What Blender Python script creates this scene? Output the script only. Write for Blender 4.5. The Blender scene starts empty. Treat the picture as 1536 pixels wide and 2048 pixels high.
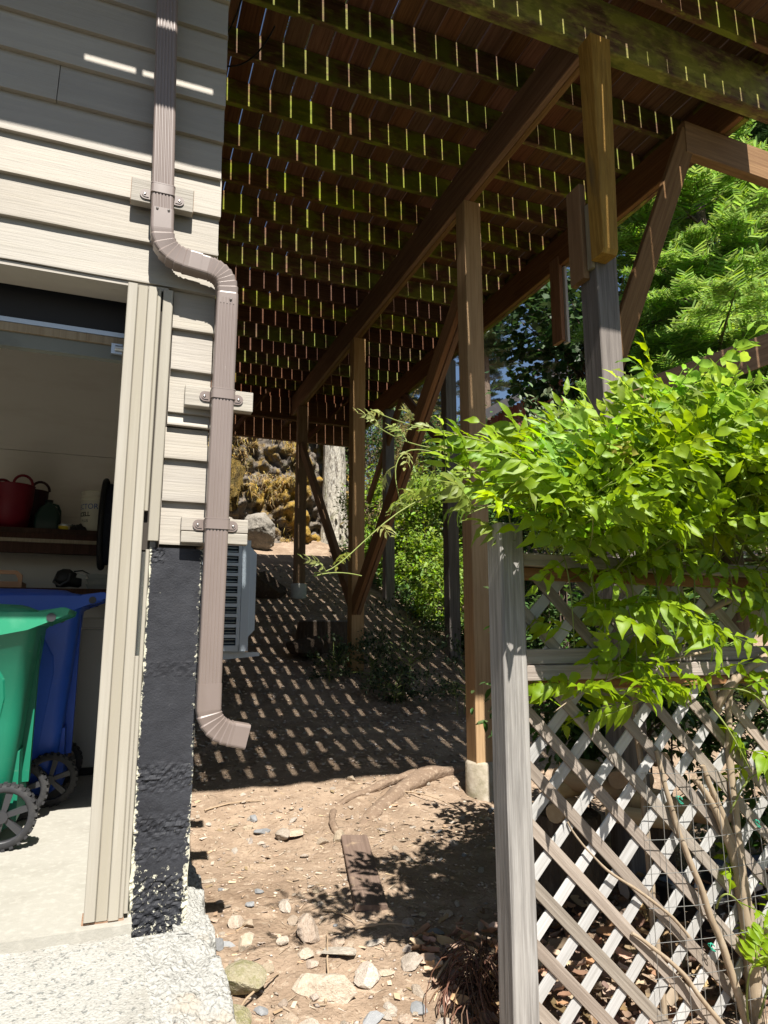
import bpy, bmesh, math, random
import numpy as np
from mathutils import Vector, Matrix, noise
R = math.radians
random.seed(7); rng = np.random.default_rng(7)
S = bpy.context.scene
COL = S.collection

# ------------------------------------------------------------------ camera, sky, sun, exposure
cam = bpy.data.cameras.new('camera'); cam.sensor_fit = 'HORIZONTAL'; cam.sensor_width = 36.0
cam.lens = 36.0 * 1340 / 1536; cam.clip_start = .05; cam.clip_end = 600
camo = bpy.data.objects.new('camera', cam); COL.objects.link(camo)
camo.location = (0, 0, 1.0); camo.rotation_euler = (R(90 + 9.9), 0, R(-21.2))
S.camera = camo
SUN_EL, SUN_AZ = 55.0, 2.0          # light travels towards +Y, a little to +X
w = bpy.data.worlds.new('World'); S.world = w; w.use_nodes = True
nt = w.node_tree; nt.nodes.clear()
sky = nt.nodes.new('ShaderNodeTexSky'); sky.sky_type = 'NISHITA'; sky.sun_disc = False
sky.sun_elevation = R(SUN_EL); sky.sun_rotation = R(180 + SUN_AZ); sky.air_density = 1.0; sky.dust_density = .6; sky.ozone_density = 1.4
bg = nt.nodes.new('ShaderNodeBackground'); bg.inputs[1].default_value = .05
wo = nt.nodes.new('ShaderNodeOutputWorld')
nt.links.new(sky.outputs[0], bg.inputs[0]); nt.links.new(bg.outputs[0], wo.inputs[0])
sl = bpy.data.lights.new('sun', 'SUN'); sl.energy = 5.0; sl.angle = R(.45); sl.color = (1, .955, .88)
so = bpy.data.objects.new('sun', sl); COL.objects.link(so); so.location = (0, -6, 12)
dsun = Vector((math.sin(R(SUN_AZ)) * math.cos(R(SUN_EL)), math.cos(R(SUN_AZ)) * math.cos(R(SUN_EL)), -math.sin(R(SUN_EL))))
so.rotation_euler = dsun.to_track_quat('-Z', 'Y').to_euler()
S.view_settings.view_transform = 'Standard'; S.view_settings.look = 'None'
S.view_settings.exposure = 1.08; S.view_settings.gamma = 1; S.view_settings.use_curve_mapping = False
S.cycles.use_denoising = True; S.cycles.max_bounces = 8; S.cycles.diffuse_bounces = 5
S.cycles.transparent_max_bounces = 8; S.cycles.caustics_reflective = False; S.cycles.caustics_refractive = False
S.cycles.sample_clamp_indirect = 6

# ------------------------------------------------------------------ helpers: tags, parents
def tag(o, label=None, cat=None, group=None, kind=None):
    if label: o['label'] = label
    if cat: o['category'] = cat
    if group: o['group'] = group
    if kind: o['kind'] = kind
    return o
def wm(o):
    return o.matrix_basis.copy() if o.parent is None else wm(o.parent) @ o.matrix_parent_inverse @ o.matrix_basis
def attach(o, p):
    o.parent = p; o.matrix_parent_inverse = wm(p).inverted(); return o
def thing(name, label, cat, loc=(0, 0, 0), group=None, rz=0, kind=None):
    o = bpy.data.objects.new(name, None); COL.objects.link(o); o.empty_display_size = .1
    o.location = loc; o.rotation_euler = (0, 0, rz)
    return tag(o, label, cat, group, kind)
def link(name, me, m=None, parent=None, M=None, local=False):
    o = bpy.data.objects.new(name, me); COL.objects.link(o)
    if m is not None and (len(me.materials) == 0): me.materials.append(m)
    if M is not None: o.matrix_basis = M
    if parent is not None:
        if local: o.parent = parent
        else: attach(o, parent)
    return o
def fast(name, V, F, smooth=False):
    """mesh from numpy verts (n,3) and equal-sided faces (m,k)"""
    me = bpy.data.meshes.new(name); V = np.asarray(V, np.float32); F = np.asarray(F, np.int32)
    n, k = F.shape
    me.vertices.add(len(V)); me.vertices.foreach_set('co', V.ravel())
    me.loops.add(n * k); me.loops.foreach_set('vertex_index', F.ravel())
    me.polygons.add(n); me.polygons.foreach_set('loop_start', np.arange(0, n * k, k, dtype=np.int32))
    me.polygons.foreach_set('loop_total', np.full(n, k, np.int32))
    me.update(calc_edges=True); me.validate()
    if smooth: me.polygons.foreach_set('use_smooth', np.ones(len(me.polygons), bool))
    return me
class MB:
    """collects shapes into one mesh"""
    def __init__(s): s.v = []; s.f = []; s.sm = []
    def add(s, vs, fs, smooth=False):
        b = len(s.v); s.v += [tuple(x) for x in vs]; s.f += [[i + b for i in f] for f in fs]; s.sm += [smooth] * len(fs); return s
    def box(s, x0, x1, y0, y1, z0, z1):
        return s.add([(x0,y0,z0),(x1,y0,z0),(x1,y1,z0),(x0,y1,z0),(x0,y0,z1),(x1,y0,z1),(x1,y1,z1),(x0,y1,z1)],
                     [(3,2,1,0),(4,5,6,7),(0,1,5,4),(1,2,6,5),(2,3,7,6),(3,0,4,7)])
    def loft(s, rings, cap0=True, cap1=True, closed=True, smooth=True):
        n = len(rings[0]); vs = [p for r in rings for p in r]; fs = []
        for i in range(len(rings) - 1):
            for j in range(n if closed else n - 1):
                k = (j + 1) % n
                fs.append((i*n+j, i*n+k, (i+1)*n+k, (i+1)*n+j))
        s.add(vs, fs, smooth)
        if cap0: s.add(rings[0], [list(range(n))[::-1]])
        if cap1: s.add(rings[-1], [list(range(n))])
        return s
    def tube(s, pts, rad, n=8, smooth=True, caps=True):
        pts = [Vector(p) for p in pts]; rings = []; u = None
        for i, p in enumerate(pts):
            t = (pts[min(i+1, len(pts)-1)] - pts[max(i-1, 0)]).normalized()
            if u is None: u = t.orthogonal().normalized()
            u = (u - t * u.dot(t)).normalized(); v = t.cross(u)
            r = rad[i] if isinstance(rad, (list, tuple)) else rad
            rings.append([tuple(p + u * math.cos(a) * r + v * math.sin(a) * r) for a in [2*math.pi*j/n for j in range(n)]])
        return s.loft(rings, caps, caps, True, smooth)
    def cyl(s, p0, p1, r0, r1=None, n=16, smooth=True): return s.tube([p0, p1], [r0, r0 if r1 is None else r1], n, smooth)
    def lathe(s, prof, c=(0, 0, 0), n=24, axis='z', cap0=False, cap1=False):
        rings = []
        for r, h in prof:
            ring = []
            for j in range(n):
                a = 2*math.pi*j/n; x, y = r*math.cos(a), r*math.sin(a)
                p = (x, y, h) if axis == 'z' else ((x, h, y) if axis == 'y' else (h, x, y))
                ring.append((c[0]+p[0], c[1]+p[1], c[2]+p[2]))
            rings.append(ring)
        return s.loft(rings, cap0, cap1)
    def prism(s, poly, axis, a, b):
        def P(u, v, h): return {'x': (h, u, v), 'y': (u, h, v), 'z': (u, v, h)}[axis]
        n = len(poly)
        vs = [P(u, v, a) for u, v in poly] + [P(u, v, b) for u, v in poly]
        return s.add(vs, [list(range(n))[::-1], [n+i for i in range(n)]] + [(i, (i+1) % n, n+(i+1) % n, n+i) for i in range(n)])
    def mesh(s, name, fix=True):
        me = bpy.data.meshes.new(name); me.from_pydata(s.v, [], s.f)
        for p, q in zip(me.polygons, s.sm): p.use_smooth = q
        if fix:
            bm = bmesh.new(); bm.from_mesh(me); bmesh.ops.recalc_face_normals(bm, faces=bm.faces); bm.to_mesh(me); bm.free()
        me.update(); return me
    def build(s, name, m, parent=None, M=None, local=False, bevel=0):
        o = link(name, s.mesh(name), m, parent, M, local)
        if bevel:
            b = o.modifiers.new('bevel', 'BEVEL'); b.width = bevel; b.segments = 2; b.limit_method = 'ANGLE'; b.angle_limit = R(40)
        return o
def beam_mesh(L, w, h, c=.004, taper=None):
    """chamfered timber along local z from 0 to L, w in x, h in y, both centred"""
    a, b = w/2, h/2
    pr = [(-a+c,-b),(a-c,-b),(a,-b+c),(a,b-c),(a-c,b),(-a+c,b),(-a,b-c),(-a,-b+c)]
    m = MB(); m.loft([[(x, y, 0) for x, y in pr], [(x, y, L) for x, y in pr]], smooth=False)
    return m.mesh('timber')
def frame_matrix(p0, p1, side=None):
    p0, p1 = Vector(p0), Vector(p1); z = (p1 - p0).normalized()
    s = Vector(side) if side else (Vector((1, 0, 0)) if abs(z.x) < .9 else Vector((0, 1, 0)))
    x = (s - z * s.dot(z)).normalized(); y = z.cross(x)
    return Matrix(((x.x, y.x, z.x, p0.x), (x.y, y.y, z.y, p0.y), (x.z, y.z, z.z, p0.z), (0, 0, 0, 1)))
def beam(name, p0, p1, w, h, m, parent, side=None, c=.004):
    """timber from p0 to p1 (centre line); w is measured along side"""
    L = (Vector(p1) - Vector(p0)).length
    return link(name, beam_mesh(L, w, h, c), m, parent, frame_matrix(p0, p1, side))
def fbm(p, o=4, s=1.0):
    v = 0; a = 1; q = Vector(p) * s
    for _ in range(o): v += a * noise.noise(q); a *= .5; q = q * 2.03 + Vector((7.1, 3.3, 1.7))
    return v

# ------------------------------------------------------------------ helpers: procedural materials
def mat(name, base, layers=(), rough=.75, bumps=(), metal=0., spec=.3, coord='Object', rnd=True, hsv=None, trans=None, island=False):
    """base colour with noise-masked layers: (colour, scale xyz, noise scale, lo, hi, opacity[, kind])"""
    m = bpy.data.materials.new(name); m.use_nodes = True; t = m.node_tree; N = t.nodes; Lk = t.links.new
    N.clear(); out = N.new('ShaderNodeOutputMaterial'); b = N.new('ShaderNodeBsdfPrincipled')
    b.inputs['Roughness'].default_value = rough; b.inputs['Metallic'].default_value = metal; b.inputs['Specular IOR Level'].default_value = spec
    tc = N.new('ShaderNodeTexCoord'); src = tc.outputs[coord]
    oi = N.new('ShaderNodeObjectInfo')
    if rnd:
        mul = N.new('ShaderNodeMath'); mul.operation = 'MULTIPLY'; mul.inputs[1].default_value = 31.7; Lk(oi.outputs['Random'], mul.inputs[0])
        ad = N.new('ShaderNodeVectorMath'); ad.operation = 'ADD'; Lk(src, ad.inputs[0]); Lk(mul.outputs[0], ad.inputs[1]); src = ad.outputs[0]
    def tex(scale, ns, kind='n', det=5):
        mp = N.new('ShaderNodeMapping'); mp.inputs['Scale'].default_value = scale; Lk(src, mp.inputs['Vector'])
        if kind == 'v':
            x = N.new('ShaderNodeTexVoronoi'); x.inputs['Scale'].default_value = ns; Lk(mp.outputs[0], x.inputs['Vector']); return x.outputs['Distance']
        if kind == 'c':
            x = N.new('ShaderNodeTexVoronoi'); x.inputs['Scale'].default_value = ns; Lk(mp.outputs[0], x.inputs['Vector']); return x.outputs['Color']
        x = N.new('ShaderNodeTexNoise'); x.inputs['Scale'].default_value = ns; x.inputs['Detail'].default_value = det; x.inputs['Roughness'].default_value = .62
        Lk(mp.outputs[0], x.inputs['Vector']); return x.outputs['Fac']
    rgb = N.new('ShaderNodeRGB'); rgb.outputs[0].default_value = (*base, 1); cur = rgb.outputs[0]
    for ly in layers:
        col, sc, ns, lo, hi, op = ly[:6]; kind = ly[6] if len(ly) > 6 else 'n'
        f = tex(sc, ns, kind)
        mr = N.new('ShaderNodeMapRange'); mr.clamp = True
        mr.inputs[1].default_value = lo; mr.inputs[2].default_value = hi; mr.inputs[3].default_value = 0; mr.inputs[4].default_value = op
        Lk(f, mr.inputs[0])
        mx = N.new('ShaderNodeMix'); mx.data_type = 'RGBA'; Lk(mr.outputs[0], mx.inputs[0]); Lk(cur, mx.inputs[6]); mx.inputs[7].default_value = (*col, 1)
        cur = mx.outputs[2]
    if hsv:
        h = N.new('ShaderNodeHueSaturation'); Lk(cur, h.inputs['Color'])
        rsrc = oi.outputs['Random']
        if island:
            g = N.new('ShaderNodeNewGeometry'); rsrc = g.outputs['Random Per Island']
        for key, (lo, hi), mulk in (('Hue', hsv[0], 1.0), ('Saturation', hsv[1], 7.3), ('Value', hsv[2], 13.7)):
            a1 = N.new('ShaderNodeMath'); a1.operation = 'MULTIPLY'; a1.inputs[1].default_value = mulk; Lk(rsrc, a1.inputs[0])
            a2 = N.new('ShaderNodeMath'); a2.operation = 'FRACT'; Lk(a1.outputs[0], a2.inputs[0])
            mr = N.new('ShaderNodeMapRange'); mr.inputs[3].default_value = lo; mr.inputs[4].default_value = hi; Lk(a2.outputs[0], mr.inputs[0]); Lk(mr.outputs[0], h.inputs[key])
        cur = h.outputs[0]
    Lk(cur, b.inputs['Base Color'])
    last = None
    for sc, ns, st, dist, *kd in bumps:
        bp = N.new('ShaderNodeBump'); bp.inputs['Strength'].default_value = st; bp.inputs['Distance'].default_value = dist
        Lk(tex(sc, ns, kd[0] if kd else 'n'), bp.inputs['Height'])
        if last is not None: Lk(last, bp.inputs['Normal'])
        last = bp.outputs[0]
    if last is not None: Lk(last, b.inputs['Normal'])
    if trans:
        tl = N.new('ShaderNodeBsdfTranslucent'); h2 = N.new('ShaderNodeHueSaturation'); h2.inputs['Value'].default_value = trans[1]; h2.inputs['Hue'].default_value = .485; Lk(cur, h2.inputs['Color'])
        Lk(h2.outputs[0], tl.inputs[0]); ms = N.new('ShaderNodeMixShader'); ms.inputs[0].default_value = trans[0]
        Lk(b.outputs[0], ms.inputs[1]); Lk(tl.outputs[0], ms.inputs[2]); Lk(ms.outputs[0], out.inputs[0])
    else: Lk(b.outputs[0], out.inputs[0])
    return m
def wood(name, base, dark, light, extra=(), rough=.8, bump=.5, val=(.8, 1.15)):
    g = [(dark, (26, 26, 1.1), 2.2, .42, .62, .75), (light, (60, 60, 1.6), 2.0, .5, .72, .5), (dark, (9, 9, .5), 1.3, .52, .68, .5),
         (tuple(c*.35 for c in dark), (5, 5, 1.7), 1.1, .78, .84, .8)]
    return mat(name, base, g + list(extra), rough, [((60, 60, 1.6), 2.0, bump, .004), ((12, 12, .6), 2, bump * .6, .006)], spec=.2,
               hsv=((.49, .51), (.85, 1.1), val))
PAINT = [((.30,.27,.21), (1.5, 6, 26), 3, .5, .72, .35), ((.41,.37,.305), (1, 4, 12), 2, .45, .7, .5), ((.24,.21,.165), (.8, 1, 1.2), 3, .55, .8, .35), ((.16,.13,.09), (5, 20, 90), 1.1, .70, .76, .45)]
M = {}
M['siding'] = mat('painted_siding', (.34,.308,.262), PAINT, .62, [((2.2, 10, 55), 2.2, .55, .0035), ((.7, 5, 16), 2, .5, .005)], spec=.3, hsv=((.495,.505),(.9,1.1),(.86,1.06)))
M['trim'] = mat('painted_trim', (.325,.295,.24), [((.33,.30,.23), (26, 26, 1.2), 3, .5, .7, .5), ((.40,.37,.31), (20, 20, .8), 2, .5, .7, .5), ((.13,.11,.08), (70, 70, 1.5), 1.2, .70, .76, .5)], .62,
                [((45, 45, 1.2), 2.2, .5, .004)], spec=.3, hsv=((.495,.505),(.9,1.1),(.9,1.06)))
M['cutend'] = wood('bare_cut_wood', (.33,.2,.12), (.2,.11,.06), (.4,.27,.17))
M['gutter'] = mat('brown_enamel', (.195,.155,.138), [((.225,.182,.163), (1,1,.5), 3, .4, .7, .6), ((.55,.51,.46), (14,14,5), 3, .70, .76, .5), ((.15,.115,.095), (1,1,.25), 9, .5, .75, .45)], .36, [((9,9,3), 2, .1, .003)], spec=.5, rnd=False)
M['screw'] = mat('zinc', (.4,.37,.35), rough=.35, metal=.9)
M['deckwood'] = wood('deck_timber', (.17,.078,.04), (.08,.034,.018), (.26,.13,.07))
M['beamwood'] = wood('beam_timber', (.22,.118,.056), (.125,.06,.027), (.30,.18,.09))
M['moss'] = wood('mossy_timber', (.18,.09,.046), (.08,.04,.02), (.26,.14,.075), [((.21,.24,.022), (2.2,3,1.6), 2.2, .45, .58, .9), ((.42,.44,.05), (7,7,3), 3, .55, .7, .6), ((.06,.075,.01), (4,4,2), 2.5, .55, .66, .5)])
M['mossbeam'] = wood('very_mossy_timber', (.17,.10,.05), (.07,.038,.018), (.22,.13,.07), [((.25,.27,.025), (1.6,2.5,1.2), 2.2, .43, .57, .9), ((.44,.44,.06), (7,7,3), 3, .5, .66, .6), ((.06,.075,.01), (4,4,1.6), 2.5, .56, .66, .6)])
M['brace'] = wood('stained_brace', (.25,.138,.07), (.16,.08,.04), (.32,.19,.10))
M['postwood'] = wood('fir_post', (.43,.255,.105), (.30,.165,.062), (.52,.34,.16))
M['bouncewood'] = wood('bounce_tinted_fir', (.30,.165,.05), (.17,.085,.025), (.38,.235,.08), [((.1,.065,.035), (3,3,.7), 2, .6, .72, .8)])  # golden tone puts sunlight bounce into the wood colour
M['greywood'] = wood('weathered_grey_post', (.19,.165,.145), (.1,.085,.075), (.28,.25,.22))
M['fencepost'] = wood('weathered_cedar_post', (.31,.29,.27), (.15,.138,.128), (.46,.445,.425), val=(.97,1.03), bump=1.0)
M['fencewood'] = wood('weathered_cedar', (.33,.285,.24), (.2,.165,.135), (.46,.42,.37), bump=.8)
M['slatfront'] = wood('brown_lattice', (.29,.245,.2), (.18,.148,.118), (.38,.335,.285), bump=.8)
M['slatback'] = wood('silver_lattice', (.42,.41,.395), (.32,.305,.285), (.5,.49,.475), bump=.5)
M['redwood'] = wood('red_cedar_strip', (.27,.13,.065), (.15,.07,.035), (.36,.2,.11))
M['board'] = wood('dirty_plank', (.155,.108,.088), (.11,.075,.06), (.21,.155,.122), [((.33,.24,.165), (2,2,2), 3, .60, .68, .6)])
M['shelfwood'] = wood('dark_shelf', (.06,.03,.02), (.03,.016,.01), (.09,.05,.035))
M['plainwood'] = wood('pale_strip', (.3,.25,.17), (.22,.17,.11), (.38,.32,.24))

# ------------------------------------------------------------------ terrain
GY = [-40, 1.0, 1.5, 2.2, 2.7, 3.4, 4.07, 5, 6.0, 6.68, 8, 9.2, 10, 11, 12.6, 14, 18, 30, 300]
GZ = [-6.2, -.45, -.38, -.30, -.24, -.15, -.08, .10, .37, .58, 1.0, 1.42, 1.7, 2.05, 2.5, 3.1, 4.6, 6.0, 9]
def gz(x, y):
    z = float(np.interp(y, GY, GZ))
    q = max(-1.5, min(1.5, (x - .9) * .5)); z += .02 * math.sin(x * 2.1 + y) + .018 * math.sin(y * 3.3 - x)
    z += .018 * fbm((x, y, 0), 4, 1.7)
    if x < .75 and 2.7 < y < 5: z += .05 * (.75 - x)
    return z
def grid(xs, ys, fz):
    V = []; nx, ny = len(xs), len(ys)
    for y in ys:
        for x in xs: V.append((x, y, fz(x, y)))
    F = [(j*nx+i, j*nx+i+1, (j+1)*nx+i+1, (j+1)*nx+i) for j in range(ny-1) for i in range(nx-1)]
    return V, F
M['dirt'] = mat('dirt', (.285,.21,.15), [((.175,.12,.08), (1,1,1), 1.7, .45, .65, .75), ((.40,.30,.215), (1,1,1), 5, .48, .66, .7), ((.46,.37,.28), (1,1,1), 24, .58, .68, .7), ((.10,.06,.036), (1,1,1), 38, .60, .70, .6),
                                   ((.46,.38,.29), (1,1,1), 85, .80, .9, .0)], .95, [((1,1,1), 16, .7, .03), ((1,1,1), 60, .8, .012), ((1,1,1), 9, .5, .03)], spec=.1, rnd=False)
def dirtz(x, y):
    return gz(x, y) + .012 * fbm((x, y, 3), 3, 9) + .006 * noise.noise((x * 37, y * 37, 1))
xs = np.unique(np.round(np.concatenate([np.linspace(-70, -8, 14), np.linspace(-8, .2, 12), np.arange(.2, 3.2, .03), np.linspace(3.2, 9, 50), np.linspace(9, 80, 24)]), 4))
ys = np.unique(np.round(np.concatenate([np.linspace(-30, 1.4, 8), np.arange(1.4, 6.2, .03), np.linspace(6.2, 14, 60), np.linspace(14, 90, 24)]), 4))
V, F = grid(xs, ys, lambda x, y: (dirtz(x, y) if (0 < x < 4 and 1 < y < 7) else gz(x, y)) if (x > .2 or y > 14) else (gz(x, y) - .25))
tag(link('ground', fast('ground', V, F, True), M['dirt']), kind='structure')

# concrete: slab in garage, apron of the driveway, rough footing
M['concrete'] = mat('pale_concrete', (.33,.315,.275), [((.25,.235,.2), (1,1,1), 4, .5, .75, .6), ((.40,.38,.335), (1,1,1), 26, .5, .66, .7), ((.2,.185,.15), (1,1,1), 95, .64, .72, .6)], .85, [((1,1,1), 60, .35, .006)], spec=.2, rnd=False)
M['apron'] = mat('exposed_aggregate', (.28,.275,.25), [((.37,.36,.33), (1,1,1), 90, .15, .55, .6, 'v'), ((.12,.125,.12), (1,1,1), 55, .56, .62, .8), ((.2,.18,.145), (1,1,1), 3.5, .5, .75, .5), ((.42,.41,.38), (1,1,1), 70, .56, .64, .6), ((.1,.1,.095), (1,1,1), 90, .62, .68, .7)], .9,
                 [((1,1,1), 110, .5, .006, 'v'), ((1,1,1), 60, .4, .006)], spec=.2, rnd=False)
m = MB(); m.box(-2.6, .1, 2.66, 6.6, -.25, 0)
tag(m.build('garage_floor', M['concrete']), kind='structure')
def apz(x, y): return -.035 - .115 * (2.66 - y) + .006 * fbm((x, y, 0), 3, 6)
def edge_x(y): return .10 + .13 * max(0, min(1.6, (2.66 - y))) + .012 * noise.noise((y * 6, 0, 0))
ys2 = np.linspace(1.45, 2.66, 72); V = []; nx = 80
for y in ys2:
    e = edge_x(y)
    for i in range(nx):
        u = i / (nx - 1); x = -2.6 + (e + 2.6) * (1 - (1 - u) ** 2.2)
        z = apz(x, y) + .005 * noise.noise((x * 60, y * 60, 0)) - (.05 if i == nx - 1 else 0); V.append((x, y, z))
F = [(j*nx+i, j*nx+i+1, (j+1)*nx+i+1, (j+1)*nx+i) for j in range(len(ys2)-1) for i in range(nx-1)]
tag(link('driveway', fast('driveway', V, F, True), M['apron']), kind='structure')
M['added_asphalt'] = mat('added_asphalt', (.05,.05,.052), [((.08,.08,.08), (1,1,1), 60, .5, .65, .6)], .9, [((1,1,1), 120, .5, .006)], rnd=False)  # unseen dark drive surface, added to cut light bounced onto the facade
V = [(-30, -40, -5.6), (.35, -40, -5.6), (.35, 1.448, -.19), (-30, 1.448, -.19)]
tag(link('added_asphalt_drive', fast('added_asphalt', V, [(0, 1, 2, 3)]), M['added_asphalt']), kind='structure')
V = [(.35, -40, -5.75), (40, -40, -5.75), (40, .6, -.44), (.35, .6, -.44)]
M['added_bank'] = mat('added_dark_bank', (.05,.055,.03), [((.07,.07,.04), (1,1,1), 3, .45, .65, .7)], .95, [((1,1,1), 40, .8, .03)], rnd=False)
tag(link('added_dark_bank', fast('added_dark_bank', V, [(0, 1, 2, 3)]), M['added_bank']), kind='structure')  # unseen bank, added and kept dark to weaken bounce light on the siding
M['rubble'] = mat('rough_concrete', (.26,.257,.237), [((.38,.375,.35), (1,1,1), 60, .1, .5, .7, 'v'), ((.16,.155,.14), (1,1,1), 30, .6, .68, .7), ((.34,.27,.19), (1,1,1), 5, .55, .7, .5)], .92,
                  [((1,1,1), 70, .7, .012, 'v'), ((1,1,1), 60, .6, .01)], spec=.15, rnd=False)
V = []; ny, nx = 420, 60
for j in range(ny):
    y = 1.9 + (4.0 - 1.9) * j / (ny - 1)
    xa = edge_x(y) - .015 if y < 2.66 else .24
    xb = .40 + .03 * noise.noise((y * 3, 5, 0)) + .02 * noise.noise((y * 11, 1, 0)) + (.02 if y < 2.6 else -.02 * min(1, (y-2.6)))
    for i in range(nx):
        u = i / (nx - 1); x = xa + (xb - xa) * u
        zt = apz(x, y) - .012 if y < 2.66 else -.05 + .10 * (y - 2.66) * .5
        z = zt - .035 * u + .016 * fbm((x, y, 0), 3, 12) * min(1, u * 3) + .007 * noise.noise((x * 75, y * 75, 2)) + .005 * abs(noise.noise((x * 120, y * 120, 4)))
        if u > .9: z = z - (u - .9) * 10 * .16
        V.append((x, y, z))
F = [(j*nx+i, j*nx+i+1, (j+1)*nx+i+1, (j+1)*nx+i) for j in range(ny-1) for i in range(nx-1)]
tag(link('concrete_footing', fast('footing', V, F, True), M['rubble']), kind='structure')

# ------------------------------------------------------------------ house
house = thing('house', 'house clad in taupe lap siding with an open garage doorway', 'house', (-1.2, 2.75, 0))
def lap(x0, x1, z0, ztop, name='siding_board', y0=2.7135, m='siding', nseg=None, seed=0):
    L = x1 - x0; n = nseg or max(2, int(L / .12)); rings = []
    for i in range(n + 1):
        x = x0 + L * i / n; d = .0035 * noise.noise((x * 3 + seed, z0 * 9, 0)); e = .002 * noise.noise((x * 8 + seed, z0 * 5, 3))
        rings.append([(x, y0 + e, z0 + d), (x, y0 + e, z0 + .006 + d), (x, y0 + .024, ztop), (x, y0 + .034, ztop), (x, y0 + .034, z0 + d)])
    return MB().loft(rings, smooth=False).build(name, M[m], house)
zz = [2.392 + .1815 * k for k in range(20)]
for k, z0 in enumerate(zz):
    if k == 4:
        lap(-2.8, -.3765, z0, z0 + .2, seed=1); lap(-.3735, .292, z0, z0 + .2, seed=2)
    elif k == 9:
        lap(-2.8, -.9015, z0, z0 + .2, seed=1); lap(-.8985, .292, z0, z0 + .2, seed=2)
    else: lap(-2.8, .292 + random.uniform(-.004, .006), z0, z0 + .2, seed=k * 3.1)
for i, (z0, zt) in enumerate(((2.218, 2.39), (2.04, 2.235), (1.858, 2.055), (1.667, 1.80), (1.498, 1.685), (1.3255, 1.51))):
    lap(.121 + random.uniform(-.002, .004), .29 + random.uniform(-.004, .004), z0, zt, nseg=6, seed=50 + i)
lap(.124, .288, 1.806, 1.87, nseg=6, seed=77)
# wall behind the boards, header, side wall, interior
M['inwall'] = mat('plywood_wall', (.76,.72,.65), [((.66,.61,.53), (.6,1,2.5), 2.5, .5, .7, .6), ((.12,.08,.05), (1,1,1), 2.6, .80, .82, .9)], .8, [((1,1,8), 3, .15, .005)], spec=.2, rnd=False)
M['black'] = mat('black_plastic', (.012,.012,.013), rough=.5)
M['darkroom'] = mat('dark_framing', (.05,.042,.035), rough=.9)
m = MB(); m.box(-2.8, .262, 2.7485, 2.88, 2.398, 6.1); m.box(.118, .262, 2.7485, 9.5, 1.3, 6.1); m.box(-2.95, -2.75, 2.7485, 9.5, 0, 6.1)
m.build('wall', M['darkroom'], house)
MB().box(-2.8, .1, 2.722, 2.885, 2.372, 2.389).build('header_soffit', M['siding'], house)
MB().box(-2.8, .117, 6.5, 6.6, -.1, 1.98).build('wall_panel', M['inwall'], house)
MB().box(-2.8, .117, 6.503, 6.6, 1.984, 2.55).build('wall_panel', M['inwall'], house)
MB().box(-2.8, .117, 6.5, 6.6, 2.554, 3.72).build('wall_panel', M['inwall'], house)
MB().box(-2.75, .116, 2.89, 6.49, 3.72, 3.8).build('ceiling', M['inwall'], house)
MB().box(.09, .116, 2.95, 6.49, 0, 3.7).build('interior_lining', M['inwall'], house)
MB().box(-2.748, -2.72, 2.9, 6.49, 0, 3.7).build('interior_lining', M['inwall'], house)
MB().box(-2.8, .262, 2.9, 9.5, 5.9, 6.0).build('roof_deck', M['darkroom'], house)
for k in range(24):                     # siding on the side wall
    z0 = 1.3255 + .1815 * k; rings = []
    for yy in np.linspace(2.75, 9.5, 12):
        rings.append([(.296, yy, z0), (.296, yy, z0 + .006), (.27, yy, z0 + .2), (.2645, yy, z0 + .2), (.2645, yy, z0)])
    MB().loft(rings, smooth=False).build('siding_board', M['siding'], house)
# jamb boards of the doorway
def vboard(x0, x1, y0, y1, z0, z1, name='jamb_board', m='trim', p=None, tilt=0):
    cx, cy = (x0+x1)/2, (y0+y1)/2
    return beam(name, (cx, cy, z0), (cx + tilt, cy, z1), x1-x0, y1-y0, M[m], p or house, side=(1, 0, 0), c=.003)
vboard(-.056, -.0185, 2.690, 2.80, .012, 2.371); vboard(-.0175, .021, 2.698, 2.80, .008, 2.371)
vboard(.022, .057, 2.694, 2.80, .006, 2.371); vboard(.0575, .072, 2.702, 2.74, 1.45, 2.371); vboard(.0575, .072, 2.702, 2.74, .008, .9)
vboard(.0575, .0865, 2.7325, 2.80, 1.30, 2.371, m='darkroom'); vboard(.077, .116, 2.700, 2.74, 1.335, 2.371, tilt=.003)
vboard(.0725, .0865, 2.7035, 2.74, .02, 1.30)
MB().box(-.062, .074, 2.70, 2.8, -.02, .0055).build('sill_plate', M['cutend'], house)
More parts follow.
